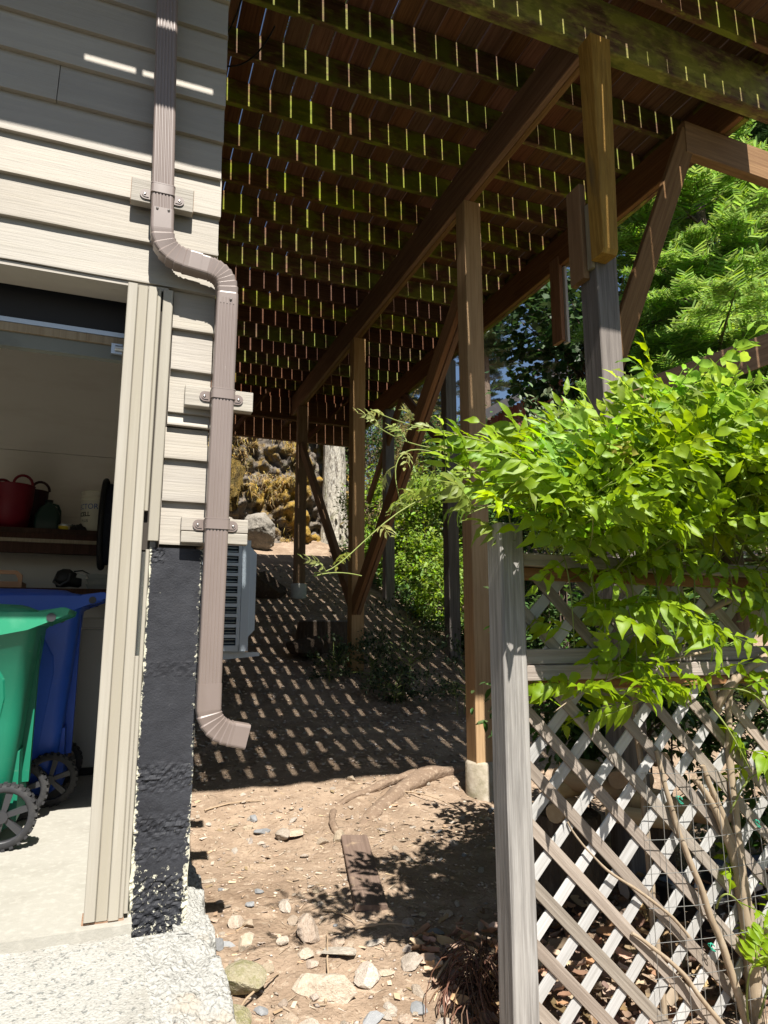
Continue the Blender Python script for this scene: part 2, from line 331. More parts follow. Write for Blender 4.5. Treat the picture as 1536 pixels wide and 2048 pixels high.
# black painted foundation with rough bands and peeling edges
def peel_mat():
    m = mat('peeling_black_paint', (.024,.025,.03), [((.042,.044,.052), (1,1,.4), 4, .45, .7, .7), ((.013,.013,.016), (1,1,1), 9, .5, .7, .7), ((.1,.1,.1), (4,4,1), 60, .68, .74, .5)], .68, [((1,1,1), 55, .3, .006), ((1,1,1), 160, .5, .004)], spec=.3, rnd=False)
    t = m.node_tree; N = t.nodes; Lk = t.links.new; b = [n for n in N if n.type == 'BSDF_PRINCIPLED'][0]
    cur = b.inputs['Base Color'].links[0].from_socket
    tc = N.new('ShaderNodeTexCoord'); sp = N.new('ShaderNodeSeparateXYZ'); Lk(tc.outputs['Object'], sp.inputs[0])
    def mr(src, a, b_, c, d):
        x = N.new('ShaderNodeMapRange'); x.clamp = True
        for i, v in enumerate((a, b_, c, d)): x.inputs[i+1].default_value = v
        Lk(src, x.inputs[0]); return x.outputs[0]
    def mth(op, a, b_):
        x = N.new('ShaderNodeMath'); x.operation = op
        for i, v in enumerate((a, b_)):
            if hasattr(v, 'is_linked'): Lk(v, x.inputs[i])
            else: x.inputs[i].default_value = v
        return x.outputs[0]
    n1 = N.new('ShaderNodeTexNoise'); n1.inputs['Scale'].default_value = 62; n1.inputs['Detail'].default_value = 9; n1.inputs['Roughness'].default_value = .72; Lk(tc.outputs['Object'], n1.inputs[0])
    n2 = N.new('ShaderNodeTexNoise'); n2.inputs['Scale'].default_value = 9; n2.inputs['Detail'].default_value = 3; Lk(tc.outputs['Object'], n2.inputs[0])
    edge = mth('ADD', mr(sp.outputs[0], .09, .106, .26, 0), mr(sp.outputs[0], .262, .292, 0, .25))
    low = mr(sp.outputs[2], .40, -.04, 0, .15)
    bias = mth('ADD', mth('ADD', edge, low), mth('MULTIPLY', n2.outputs[0], .16))
    f = mr(mth('ADD', n1.outputs[0], bias), .785, .815, 0, 1)
    mx = N.new('ShaderNodeMix'); mx.data_type = 'RGBA'; Lk(f, mx.inputs[0]); Lk(cur, mx.inputs[6]); mx.inputs[7].default_value = (.5,.48,.38,1)
    Lk(mx.outputs[2], b.inputs['Base Color']); return m
M['foundation'] = peel_mat()
nx, nz = 40, 220; V = []
for j in range(nz):
    z = -.16 + (1.31 + .16) * j / (nz - 1)
    for i in range(nx):
        x = .089 + (.287 - .089) * i / (nx - 1)
        rgh = (1.0 if z < .12 else max(.04, 1 - abs(z - .46) / .07, 1 - abs(z - .29) / .06, .8 - abs(z - .20) / .05)) if z < .6 else (.25 if abs(z - .85) < .03 else .02)
        if z > 1.25 and x < .14: rgh = .8
        y = 2.722 + rgh * .008 * fbm((x, z, 0), 5, 60) - rgh * .007 * abs(noise.noise((x*26, z*60, 3))) + .004 * fbm((x, z, 5), 3, 7)
        ex = .006 * noise.noise((z * 14, i > nx / 2, 0)) if i in (0, nx - 1) else 0
        V.append((x + ex + .01 * max(0, .5 - z) * 0, y, z))
F = [(j*nx+i, j*nx+i+1, (j+1)*nx+i+1, (j+1)*nx+i) for j in range(nz-1) for i in range(nx-1)]
b = len(V); V += [(.084, 3.2, -.16), (.284, 3.2, -.16), (.284, 3.2, 1.31), (.084, 3.2, 1.31)]
me = bpy.data.meshes.new('foundation')
left = [j*nx for j in range(nz)]; right = [j*nx+nx-1 for j in range(nz)]; top = [(nz-1)*nx+i for i in range(nx)]
me.from_pydata(V, [], F + [left + [b+3, b], right[::-1] + [b+1, b+2], top + [b+2, b+3]])
for p in me.polygons: p.use_smooth = False
link('foundation', me, M['foundation'], house)
MB().box(.118, .27, 3.201, 9.5, -.2, 1.296).build('foundation_side', M['foundation'], house)

# ------------------------------------------------------------------ garage door, partly lowered behind the header
M['gdoor'] = mat('dark_door_panel', (.02,.02,.023), rough=.6)
M['steel'] = mat('galvanised_steel', (.45,.48,.5), rough=.4, metal=.7)
M['greenrail'] = mat('grey_green_rail', (.17,.175,.15), [((.1,.1,.085), (2,2,2), 3, .5, .7, .6)], .6)
gd = thing('garage_door', 'dark garage door raised behind the header with pale bottom rail', 'garage door', (-1.4, 2.95, 2.15))
for zc in (2.30, 2.72, 3.14): MB().box(-2.7, -.062, 2.94, 2.975, zc - .045, zc + .36).build('door_panel', M['gdoor'], gd)
MB().box(-2.7, -.062, 2.93, 2.98, 2.232, 2.252).build('metal_strip', M['steel'], gd)
MB().box(-2.7, -.062, 2.933, 2.978, 2.196, 2.2305).build('wood_strip', M['plainwood'], gd)
MB().box(-2.7, -.066, 2.945, 2.985, 2.135, 2.195).build('bottom_rail', M['greenrail'], gd)
m = MB(); m.box(-.11, -.066, 2.925, 2.944, 2.155, 2.20); m.cyl((-.095, 2.92, 2.178), (-.062, 2.92, 2.178), .012); m.build('roller_bracket', M['steel'], gd)

# ------------------------------------------------------------------ downspout
dsp = thing('downspout', 'brown metal downspout with an offset bend strapped to the house corner', 'downspout', (.33, 2.62, .6))
def pipe_profile(w=.086, d=.064, flute=True):
    P = []; a, b = w/2, d/2; r = .011
    def arc(cx, cy, a0):
        for k in range(4):
            t = R(a0 + 30 * k); P.append((cx + r * math.cos(t), cy + r * math.sin(t)))
    arc(-a + r, -b + r, 180)
    if flute:
        n = 25
        for i in range(1, n):
            u = -a + r + (w - 2*r) * i / n; P.append((u, -b + (.0022 if (i % 5) in (1, 2) else -.0004)))
    arc(a - r, -b + r, 270); arc(a - r, b - r, 0); arc(-a + r, b - r, 90)
    return P
def sweep(path, prof, yc=2.637, scale=None):
    rings = []; n = len(path)
    for i, (x, z) in enumerate(path):
        a = path[min(i+1, n-1)]; c = path[max(i-1, 0)]; t = Vector((a[0]-c[0], 0, a[1]-c[1])).normalized()
        u = Vector((-t.z, 0, t.x)); s = scale[i] if scale else 1.0
        rings.append([(x + u.x * px * s, yc + py * s, z + u.z * px * s) for px, py in prof])
    return rings
PF, PP = pipe_profile(), pipe_profile(.089, .067, False)
def pipe(name, path, prof, scale=None):
    return MB().loft(sweep(path, prof, scale=scale), True, True, smooth=scale is None).build(name, M['gutter'], dsp)
def bez(p0, p1, p2, p3, n):
    out = []
    for i in range(n + 1):
        t = i / n; c = [(1-t)**3*a + 3*t*(1-t)**2*b_ + 3*t*t*(1-t)*c_ + t**3*d for a, b_, c_, d in zip(p0, p1, p2, p3)]; out.append(tuple(c))
    return out
def ribs(n, per, amp=.10): return [1 + amp * (1 - ((i % per) / per)) - amp * .6 if 2 < i < n - 2 else 1.0 for i in range(n + 1)]
pipe('upper_pipe', [(-.01, 4.6), (.0545, 2.66)], PF)
cA = [(.055, 2.672), (.056, 2.63)] + bez((.0565, 2.60), (.062, 2.50), (.105, 2.479), (.185, 2.472), 42) + [(.215, 2.468)]
pipe('elbow', cA, PP, [1.0, 1.0] + ribs(42, 6) + [1.0])
cB = [(.195, 2.470), (.225, 2.466)] + bez((.235, 2.465), (.30, 2.455), (.325, 2.43), (.327, 2.345), 42) + [(.327, 2.31)]
pipe('elbow', cB, pipe_profile(.085, .063, False), [1.0, 1.0] + ribs(42, 5) + [1.0])
pipe('lower_pipe', [(.327, 2.335), (.3225, .78)], PF)
cC = [(.3225, .80), (.3228, .76)] + bez((.323, .715), (.326, .645), (.375, .622), (.425, .612), 42) + [(.468, .602)]
o = pipe('outlet_elbow', cC, PP, [1.0, 1.0] + ribs(42, 6) + [1.02])
m = MB(); pr = pipe_profile(.078, .056); rr = sweep([(.466, .6025), (.4695, .6017)], pr); m.loft(rr, True, True); m.build('outlet_shade_cap', M['black'], dsp)  # black cap stands in for the shade inside the pipe end
for (x, z) in ((.034, 2.664), (.078, 2.664), (.338, 2.328)):
    m = MB(); m.lathe([(.0055, 0), (.0045, -.003), (0.0001, -.0045)], (x, 2.603, z), 10, 'y'); m.build('screw', M['screw'], dsp)
def strap(xc, z, tilt=0):
    st = MB()
    prof = pipe_profile(.092, .07, False)
    for dz, s in ((-.019, 1.012), (.019, 1.012)):
        st.loft([[(xc + px * s * 1.02, 2.637 + py * s, z + dz + e) for px, py in prof] for e in (-.0022, .0022)], True, True)
    st.loft([[(xc + px, 2.637 + py, z + e) for px, py in prof] for e in (-.022, .022)], True, True)
    s = st.build('strap', M['gutter'], dsp)
    for sg in (-1, 1):
        ex = xc + sg * .066; m = MB()
        outer = [(ex - sg * .022, z - .021), (ex, z - .021)] + [(ex + sg * .021 * math.sin(t), z - .021 * math.cos(t)) for t in np.linspace(.3, math.pi - .3, 9)] + [(ex, z + .021), (ex - sg * .022, z + .021)]
        m.prism(outer, 'y', 2.667, 2.6715); m.prism([((u - ex) * .62 + ex, (v - z) * .62 + z) for u, v in outer], 'y', 2.6645, 2.6669); m.build('strap_ear', M['gutter'], s)
        m = MB(); m.lathe([(.0055, 0), (.005, -.002), (.0015, -.0022), (.0001, -.001)], (ex + sg * .002, 2.664, z), 12, 'y'); m.build('screw', M['screw'], s)
def block(x0, x1, z0, z1, face='siding', ends=True):
    o = MB().box(x0, x1, 2.6725, 2.7125, z0, z1).build('mounting_block', M[face], dsp, bevel=.003)
    if ends:
        for xx in (x0 - .0012, x1 - .0008): MB().box(xx, xx + .002, 2.675, 2.711, z0 + .002, z1 - .002).build('block_end', M['cutend'], o)
block(-.070, .176, 2.722, 2.826); strap(.0515, 2.757)
block(.183, .455, 1.882, 1.966, ends=False); strap(.3262, 1.925)
block(.195, .453, 1.376, 1.430, ends=False); block(.196, .452, 1.330, 1.3735, ends=False); strap(.3245, 1.400)

# ------------------------------------------------------------------ heat pump on the side wall
M['hp'] = mat('sky_tinted_enamel', (.44,.51,.57), [((.40,.47,.53), (1,1,1), 4, .5, .7, .4)], .4, rnd=False)  # bluish base carries the sky fill in the enamel colour
M['hpdark'] = mat('coil_dark', (.03,.045,.075), rough=.5)
hp = thing('heat_pump', 'pale grey heat pump unit bracketed to the house side wall', 'heat pump', (.65, 5.3, .8))
class HB(MB):
    K = 1.375
    def build(s, *a_, **k_):
        s.v = [(x * s.K, 4.95 + (y - 3.6), 1 + (z - 1) * s.K) for x, y, z in s.v]; return MB.build(s, *a_, **k_)
m = HB(); m.box(.585, .630, 3.6, 4.42, .885, 1.47); m.box(.33, .585, 3.612, 4.42, .885, .915); m.box(.33, .585, 3.61, 4.42, 1.452, 1.47); m.box(.33, .36, 3.61, 4.42, .915, 1.452); m.build('casing', M['hp'], hp, bevel=.003)
HB().box(.361, .584, 3.66, 4.4, .916, 1.451).build('coil', M['hpdark'], hp)
for k in range(10):
    z = .915 + .0537 * (k + 1) - .006
    HB().box(.3605, .5845, 3.602, 3.625, z - .009, z + .008).build('louvre', M['hp'], hp)
    for q in (-.018, -.036): HB().box(.3605, .5845, 3.635, 3.655, z + q - .0012, z + q + .0012).build('fin', M['steel'], hp)
HB().box(.566, .584, 3.6035, 3.626, .9155, 1.4515).build('louvre_frame', M['hp'], hp)
m = HB(); m.prism([(.6305, 1.44), (.667, 1.405), (.667, .995), (.6305, .955)], 'y', 3.64, 4.38); m.build('fan_guard', M['hp'], hp)
m = HB(); m.prism([(.29, .822), (.70, .858), (.702, .874), (.69, .878), (.29, .878)], 'y', 3.66, 3.69); m.prism([(.29, .822), (.70, .858), (.702, .874), (.69, .878), (.29, .878)], 'y', 4.30, 4.33); m.build('wall_bracket', M['hp'], hp)
HB().cyl((.47, 3.6595, .862), (.47, 3.655, .862), .006).build('bolt', M['screw'], hp)

# ------------------------------------------------------------------ wheeled bins
def rrect(hx, hy, r, z, cx=0, cy=0, n=5):
    P = []
    for (sx, sy, a0) in ((1, 1, 0), (-1, 1, 90), (-1, -1, 180), (1, -1, 270)):
        for k in range(n):
            a = R(a0 + 90 * k / (n - 1)); P.append((cx + sx * (hx - r) + r * math.cos(a), cy + sy * (hy - r) + r * math.sin(a), z))
    return P
M['tyre'] = mat('black_rubber', (.028,.028,.03), [((.07,.068,.065), (1,1,1), 9, .5, .7, .6)], .7, rnd=False)
M['rim'] = mat('dark_plastic_rim', (.03,.03,.033), rough=.45, spec=.5)
def bin_(label, cmat, lmat, loc, H, s):
    t = thing('wheeled_bin', label, 'wheeled bin', loc, 'wheeled bins in the garage doorway'); P = lambda *a: dict(parent=t, local=True)
    m = MB(); m.loft([rrect(.25*s, .20*s, .05, .055, .0), rrect(.265*s, .215*s, .05, .09, .0), rrect(.30*s, .245*s, .06, .5*H, .0), rrect(.335*s, .272*s, .06, H-.10, .0), rrect(.345*s, .282*s, .06, H-.095), rrect(.347*s, .284*s, .06, H-.05)], True, True)
    body = m.build('body', cmat, **P())
    for sy in (-1, 1):                  # arched side panel standing a little proud
        m = MB(); pts = [(-.26, .12), (.12, .12), (.175, .22), (.235, .62*H), (.225, .70*H), (.17, .78*H), (.06, .815*H), (-.2, .82*H), (-.26, .80*H)]
        def yy(z): return sy * s * (.20 + (.272 - .20) * (z - .055) / (H - .155))
        inner = [(x * .94 * s, z + (.01 if z < .5 else -.012)) for x, z in pts]
        r0 = [(x * s, yy(z) - sy * .004, z) for x, z in pts]; r1 = [(x, yy(z) + sy * .012, z) for x, z in inner]
        m.loft([r0, r1], False, True, smooth=False); m.build('side_panel', cmat, **P())
    m = MB(); m.box(.28*s, .335*s, -.03, .03, .25, H - .13); m.prism([(.25*s, .06), (.31*s, .10), (.30*s, .42), (.27*s, .42)], 'y', -.17*s, .17*s); m.build('back_rib', cmat, **P())
    # lid: shallow dome with a skirt and a lip running back to the handle
    rings = [rrect(.375*s, .305*s, .07, H-.085, -.01), rrect(.38*s, .31*s, .07, H-.03, -.01), rrect(.36*s, .295*s, .08, H-.012, -.01), rrect(.30*s, .24*s, .09, H+.004, -.02), rrect(.28*s, .22*s, .09, H+.018, -.03), rrect(.15*s, .12*s, .07, H+.026, -.03)]
    lid = MB().loft(rings, True, True).build('lid', lmat, **P())
    for sy in (-1, 1):
        m = MB(); m.prism([(-.37*s, H-.125), (.18*s, H-.13), (.30*s, H-.105), (.47*s, H-.032), (.478*s, H-.004), (.44*s, H+.004), (.36*s, H-.02), (-.37*s, H-.03)], 'y', sy*.299*s, sy*.314*s); m.build('lid_skirt', lmat, **P())
        m = MB(); m.prism([(.33*s, H-.075), (.46*s, H-.03), (.475*s, H-.002), (.44*s, H+.003), (.34*s, H-.012)], 'y', sy*.16*s, sy*.2985*s); m.build('lid_arm', lmat, **P())
    MB().cyl((.455*s, -.30*s, H-.012), (.455*s, .30*s, H-.012), .017, n=14).build('handle', lmat, **P())
    for sy in (-1, 1): MB().cyl((.40*s, sy*.3145*s, H-.045), (.40*s, sy*.320*s, H-.045), .021, n=16).build('hinge_cap', M['rim'], **P())
    rw = .148
    MB().cyl((.262, -.27, rw), (.262, .27, rw), .011).build('axle', M['rim'], **P())
    for sy in (-1, 1):
        wh = bpy.data.objects.new('wheel', None); COL.objects.link(wh); wh.parent = t; wh.location = (.262, sy * .265, rw); wh.empty_display_size = .05
        m = MB(); m.lathe([(rw-.034, -.022), (rw-.012, -.026), (rw-.006, -.016), (rw-.006, .016), (rw-.012, .026), (rw-.034, .022)], n=36, axis='y')
        for k in range(26):
            a = 2*math.pi*k/26; c_, s_ = math.cos(a), math.sin(a)
            for (yA, yB, off) in ((-.027, -.002, 0), (.002, .027, .12)):
                vs = []
                for r_ in (rw - .012, rw):
                    for yv in (yA, yB):
                        for da in (-.055 + off, .055 + off): vs.append((r_*math.cos(a+da), yv, r_*math.sin(a+da)))
                m.add(vs, [(0,1,3,2), (4,6,7,5), (0,4,5,1), (2,3,7,6), (0,2,6,4), (1,5,7,3)])
        m.build('tyre', M['tyre'], wh, local=True)
        m = MB(); m.lathe([(.026, -.025), (.026, .025)], n=16, axis='y', cap0=True, cap1=True); m.lathe([(rw-.034, -.02), (rw-.040, -.018), (rw-.040, .018), (rw-.034, .02)], n=32, axis='y')
        for k in range(6):
            a = 2*math.pi*k/6 + .3
            vs = []
            for r_, wd in ((.02, .022), (rw-.036, .03)):
                for yv in (-.014, .014):
                    for q in (-wd/2, wd/2): vs.append((r_*math.cos(a)-q*math.sin(a), yv, r_*math.sin(a)+q*math.cos(a)))
            m.add(vs, [(0,1,3,2), (4,6,7,5), (0,4,5,1), (2,3,7,6), (0,2,6,4), (1,5,7,3)])
        m.build('rim', M['rim'], wh, local=True)
    return t
M['binblue'] = mat('blue_bin_plastic', (.016,.09,.52), [((.012,.065,.38), (1,1,1), 3, .5, .7, .5), ((.2,.22,.26), (3,3,14), 6, .66, .74, .3)], .42, [((1,1,1), 120, .05, .002)], spec=.45, rnd=False)
M['bluelid'] = mat('blue_lid_plastic', (.016,.08,.44), rough=.42, spec=.5)
M['bingreen'] = mat('green_bin_plastic', (.006,.15,.085), [((.01,.19,.11), (1,1,1), 4, .5, .7, .5), ((.2,.27,.2), (3,3,14), 7, .64, .74, .35), ((.16,.14,.09), (1,1,1), 2.5, .6, .8, .3)], .45, [((1,1,1), 140, .08, .002)], spec=.45, rnd=False)
M['greenlid'] = mat('green_lid_plastic', (.02,.25,.13), [((.1,.36,.22), (1,1,1), 6, .5, .72, .5), ((.25,.3,.22), (1,1,1), 30, .66, .72, .4)], .5, spec=.45, rnd=False)
M['white'] = mat('white_print', (.7,.7,.68), rough=.7)
gb = bin_('bright green wheeled bin standing nearest the doorway', M['bingreen'], M['greenlid'], (-.715, 3.96, 0), 1.10, 1.0)
bb = bin_('dark blue wheeled bin standing behind the green bin', M['binblue'], M['bluelid'], (-.585, 4.74, 0), 1.215, 1.05)
m = MB()
for pts in ([(.10, .98), (.15, 1.0), (.20, 1.035), (.19, 1.02), (.14, .985)], [(.10, .955), (.16, .97), (.185, .985), (.15, .962), (.11, .948)]): m.prism(pts, 'y', -.2955, -.2948)
m.build('white_swoosh', M['white'], bb, local=True)

# ------------------------------------------------------------------ things on the shelf and bench at the back of the garage
sh = thing('wall_shelf', 'dark wooden shelf across the back wall of the garage', 'shelf', (-1.2, 6.2, 1.6))
MB().box(-2.6, .08, 5.98, 6.49, 1.76, 1.80).build('shelf_board', M['shelfwood'], sh)
MB().box(-2.6, .08, 5.985, 6.03, 1.715, 1.759).build('shelf_lip', M['shelfwood'], sh)
MB().box(-2.6, .08, 5.975, 6.0, 1.685, 1.714).build('pale_batten', M['plainwood'], sh)
MB().box(-2.6, .08, 5.99, 6.05, 1.60, 1.684).build('shelf_rail', M['shelfwood'], sh)
bn = thing('workbench', 'dark workbench behind the blue bin under the shelf', 'workbench', (-1.2, 6.1, 0))
MB().box(-2.6, -.02, 5.75, 6.49, 1.27, 1.31).build('bench_top', M['shelfwood'], bn)
for x in (-2.5, -1.3, -.55): MB().box(x, x+.08, 5.8, 5.88, 0, 1.268).build('leg', M['shelfwood'], bn)
M['red'] = mat('red_rubber', (.16,.008,.018), rough=.5); M['dkred'] = mat('dark_maroon_rubber', (.035,.008,.012), rough=.5)
M['jug'] = mat('dark_green_plastic', (.012,.035,.028), rough=.4); M['pail'] = mat('cream_pail', (.62,.60,.48), [((.35,.25,.14), (1,1,1), 6, .62, .7, .5), ((.5,.48,.38), (1,1,1), 3, .5, .7, .5)], .5, rnd=False)
def tub(label, cm, loc, r, h):
    t = thing('flexible_tub', label, 'tub', loc, 'rubber tubs on the shelf')
    m = MB(); m.lathe([(.001, .003), (r*.8, 0), (r*.98, h*.7), (r, h), (r*1.03, h+.006), (r*.97, h), (r*.78, .012), (.001, .012)], n=28); m.build('tub_body', cm, t, local=True)
    for sx, ang in ((1, .6), (-1, .6)):
        pts = [(sx*r*.55 , -r*.75 if sx > 0 else r*.75, h-.01)]
        cx, cy = (r*.55, -r*.72) if sx > 0 else (-r*.55, r*.72)
        pts = [(cx + .065*math.cos(a), cy + .03*math.cos(a), h + .075*math.sin(a)) for a in np.linspace(0, math.pi, 11)]
        MB().tube(pts, .011, 7).build('handle', cm, t, local=True)
    return t
tub('red flexible tub with arched handles on the shelf', M['red'], (-.90, 6.16, 1.80), .165, .36)
tub('dark maroon tub behind the red tub on the shelf', M['dkred'], (-.77, 6.36, 1.80), .12, .36)
t = thing('jug', 'dark green plastic jug beside the red tub', 'jug', (-.625, 6.2, 1.80))
m = MB(); m.loft([rrect(.095, .06, .03, 0), rrect(.10, .065, .03, .02), rrect(.10, .065, .03, .13), rrect(.07, .05, .03, .2), rrect(.03, .03, .028, .235), rrect(.03, .03, .028, .25)], True, True); m.build('jug_body', M['jug'], t, local=True)
m = MB(); m.tube([(.03, 0, .235), (.07, 0, .225), (.088, 0, .18), (.09, 0, .12)], .012, 7); m.build('handle', M['jug'], t, local=True); MB().cyl((0, 0, .25), (0, 0, .27), .032).build('cap', M['black'], t, local=True)
M['yellow'] = mat('yellow_tin', (.55,.42,.03), [((.03,.02,.02), (1,1,1), 28, .52, .58, .9), ((.6,.55,.45), (1,1,1), 17, .6, .65, .8)], .4)
t = thing('tin', 'small yellow printed tin on the shelf', 'tin', (-.475, 6.06, 1.80)); MB().lathe([(.001, 0), (.055, 0), (.055, .036), (.053, .036), (.053, .038), (.055, .042), (.052, .046), (.001, .046)], n=24).build('can', M['yellow'], t, local=True)
MB().lathe([(.056, .034), (.057, .038), (.056, .046)], n=24).build('lid_rim', M['steel'], t, local=True)
t = thing('glove_heap', 'crumpled black gloves lying beside the white pail', 'gloves', (-.36, 6.06, 1.80))
V, F = [], []
me = MB()
for cx, cy, r_, h_ in ((-.06, 0, .06, .05), (0, .02, .07, .065), (.06, 0, .06, .055)):
    me.loft([[(cx + r_*math.cos(a)*k*(1+.3*noise.noise((cx*30, a*2, k*3))), cy + r_*.8*math.sin(a)*k, h_*math.sqrt(max(0, 1-k*k))*(1+.35*noise.noise((a*1.7, k*4, cx*20)))) for a in np.linspace(0, 2*math.pi, 15)[:-1]] for k in (1, .85, .6, .3, .02)], False, True)
me.build('palm', M['black'], t, local=True)
for k in range(6):
    a = -.5 + k * .28
    MB().tube([(.07, .0, .03), (.10 + .02*math.cos(a*3), -.02 + .03*a, .045), (.135 + .01*math.sin(k*2), -.03 + .05*a, .02 + .012*(k % 3))], [.013, .012, .009], 7).build('finger', M['black'], t, local=True)
pl = thing('pail', 'white lidless pail with blue and black lettering on the shelf', 'pail', (-.235, 6.12, 1.80))
m = MB(); m.lathe([(.001, .004), (.128, 0), (.140, .25), (.146, .252), (.146, .262), (.142, .264), (.142, .275), (.147, .277), (.147, .287), (.143, .289), (.143, .32), (.147, .325), (.146, .34), (.140, .338), (.136, .30), (.125, .01), (.001, .01)], n=40); m.build('pail_body', M['pail'], pl, local=True)
M['bluetxt'] = mat('blue_print', (.03,.09,.3), rough=.6); M['blacktxt'] = mat('black_print', (.02,.02,.02), rough=.6)
def wrap_text(txt, size, z, a_mid, m, rfun, name='lettering', bold=0):
    cu = bpy.data.curves.new('txt', 'FONT'); cu.body = txt; cu.size = size; cu.align_x = 'CENTER'; cu.offset = bold
    ob = bpy.data.objects.new('txt', cu); COL.objects.link(ob)
    dg = bpy.context.evaluated_depsgraph_get(); me = bpy.data.meshes.new_from_object(ob.evaluated_get(dg))
    bpy.data.objects.remove(ob)
    bm = bmesh.new(); bm.from_mesh(me); bmesh.ops.subdivide_edges(bm, edges=[e for e in bm.edges if e.calc_length() > size*.25], cuts=2); bmesh.ops.triangulate(bm, faces=bm.faces)
    for v in bm.verts:
        zz_ = z + v.co.y; r_ = rfun(zz_) + .0012; a = a_mid + v.co.x / r_
        v.co = (r_ * math.cos(a), r_ * math.sin(a), zz_)
    bm.to_mesh(me); bm.free(); me.materials.clear()
    return link(name, me, m, pl, local=True)
rf = lambda z: .128 + .012 * z / .25
wrap_text('TECTOR', .062, .185, R(-138), M['bluetxt'], rf); wrap_text('XCELL', .05, .125, R(-146), M['blacktxt'], rf, bold=.0015); wrap_text('PLUS', .034, .075, R(-138), M['blacktxt'], rf)
t = thing('hanging_bag', 'black round-rimmed bag hanging at the shelf end beside the jamb', 'bag', (-.11, 5.9, 1.48))
M['navy'] = mat('navy_cloth', (.012,.014,.024), [((.03,.035,.055), (1,1,1), 5, .5, .7, .7)], .85, [((1,1,1), 14, .6, .02)])
m = MB()
ringp = [( -.10 + .0 , -.0, 0)]
m.tube([(-.07 + .02*math.sin(a), .0 + .28*math.sin(a)*.35, .37 + .36*math.cos(a)) for a in np.linspace(0, 2*math.pi, 37)], .024, 9, caps=False); m.build('rim_hoop', M['black'], t, local=True)
m = MB(); m.loft([[(x, .30*k*math.sin(a)*.35, .37 + .34*k*math.cos(a) + .01*math.sin(5*a)) for a in np.linspace(0, 2*math.pi, 25)[:-1]] for x, k in ((-.07, .97), (-.03, 1.0), (.03, .96), (.08, .8), (.10, .4))], True, True); m.build('bag_body', M['navy'], t, local=True)
M['tan'] = mat('tan_plastic', (.42,.24,.14), rough=.55); M['greyp'] = mat('grey_plastic', (.26,.27,.25), [((.2,.2,.18), (1,1,1), 5, .5, .7, .6)], .5)
t = thing('tote_handle', 'tan slotted handle of a tote standing behind the blue bin', 'tote', (-.83, 5.86, 1.31))
m = MB(); P_ = [(-.2, 0), (-.2, .09), (-.17, .135), (.06, .135), (.10, .10), (.10, 0), (.07, 0), (.07, .07), (.05, .105), (-.15, .105), (-.17, .08), (-.17, 0)]; m.prism(P_, 'y', -.012, .012); m.build('slot_frame', M['tan'], t, local=True)
MB().box(-.2, .1, -.01, .25, -.001, .05).build('tote_body', M['tan'], t, local=True)
t = thing('power_tool', 'black power tool with a coiled cord lying on the bench', 'power tool', (-.40, 5.86, 1.31))
m = MB(); m.loft([[(x + .0, .06*k*math.cos(a), .075 + .075*k*math.sin(a) + dz) for a in np.linspace(0, 2*math.pi, 19)[:-1]] for x, k, dz in ((-.10, .5, 0), (-.09, .85, 0), (-.05, 1, .01), (.0, .95, .012), (.03, .8, 0), (.07, .7, -.01), (.09, .4, -.02))], True, True); m.build('motor_housing', M['black'], t, local=True)
MB().tube([(-.09, -.03, .10), (-.105, -.06, .05), (-.06, -.085, .02), (-.0, -.08, .06), (.01, -.06, .12)], .011, 8).build('grip', M['rim'], t, local=True)
MB().tube([(.03, 0, .14), (.09, .02, .15), (.15, .02, .12), (.16, .0, .03)], .006, 6).build('cord', M['black'], t, local=True)
m = MB(); m.prism([(.05, .09), (.12, .075), (.125, .105), (.06, .125)], 'y', -.062, -.06); m.build('label_plate', M['greyp'], t, local=True)
for k in range(3):
    t = thing('plastic_tray', ('lowest grey tray', 'middle grey tray', 'topmost grey tray')[k] + ' of the stack right of the power tool', 'tray', (-.17, 5.92, 1.31 + .04*k), 'stacked grey trays')
    m = MB(); m.loft([rrect(.09, .12, .02, 0), rrect(.105, .13, .02, .036), rrect(.11, .135, .02, .038), rrect(.098, .122, .02, .036), rrect(.085, .11, .02, .006)], True, True); m.build('tray_body', M['greyp'], t, local=True)
M['cabinet'] = mat('white_enamel', (.46,.46,.43), rough=.45)
t = thing('chest_freezer', 'pale chest freezer in the dark corner behind the bins', 'freezer', (-.10, 5.45, 0))
MB().box(-.16, .15, -.15, .28, .05, 1.0).build('cabinet', M['cabinet'], t, local=True, bevel=.012); MB().box(-.165, .155, -.155, .285, 1.006, 1.08).build('lid', M['cabinet'], t, local=True, bevel=.012)
MB().box(-.15, .14, -.14, .27, 0, .05).build('base', M['black'], t, local=True)

# ------------------------------------------------------------------ raised deck
deck = thing('raised_deck', 'tall timber deck on posts and knee braces beside the house', 'deck', (2.3, 6, 0))
x = .304; i = 0
while x < 3.62:                        # floor boards, running away from the camera
    wd = .1355 + random.choice((-.002, 0, 0, .001, .003, .005, .008)) + random.uniform(-.003, .002); jx = random.uniform(-.003, .003)
    beam('floor_board', (x + wd/2, 1.325 + random.uniform(0, .004), 4.709), (x + wd/2 + jx, 10.45, 4.709), wd, .038, M['deckwood'], deck, side=(1, 0, 0), c=.002)
    x += .1465; i += 1
x = .304 - .1465
while x > -2.8:                        # the deck also runs past the front of the house
    beam('floor_board', (x + .068, 1.798, 4.709), (x + .068, 2.70, 4.709), .1463, .038, M['deckwood'], deck, side=(1, 0, 0), c=.002)
    x -= .1465
beam('edge_board', (-2.8, 1.6975, 4.709), (.30, 1.6975, 4.709), .038, .11, M['deckwood'], deck, side=(0, 0, 1))
beam('front_rim', (.302, 1.32, 4.594), (3.66, 1.32, 4.594), .188, .04, M['moss'], deck, side=(0, 0, 1))
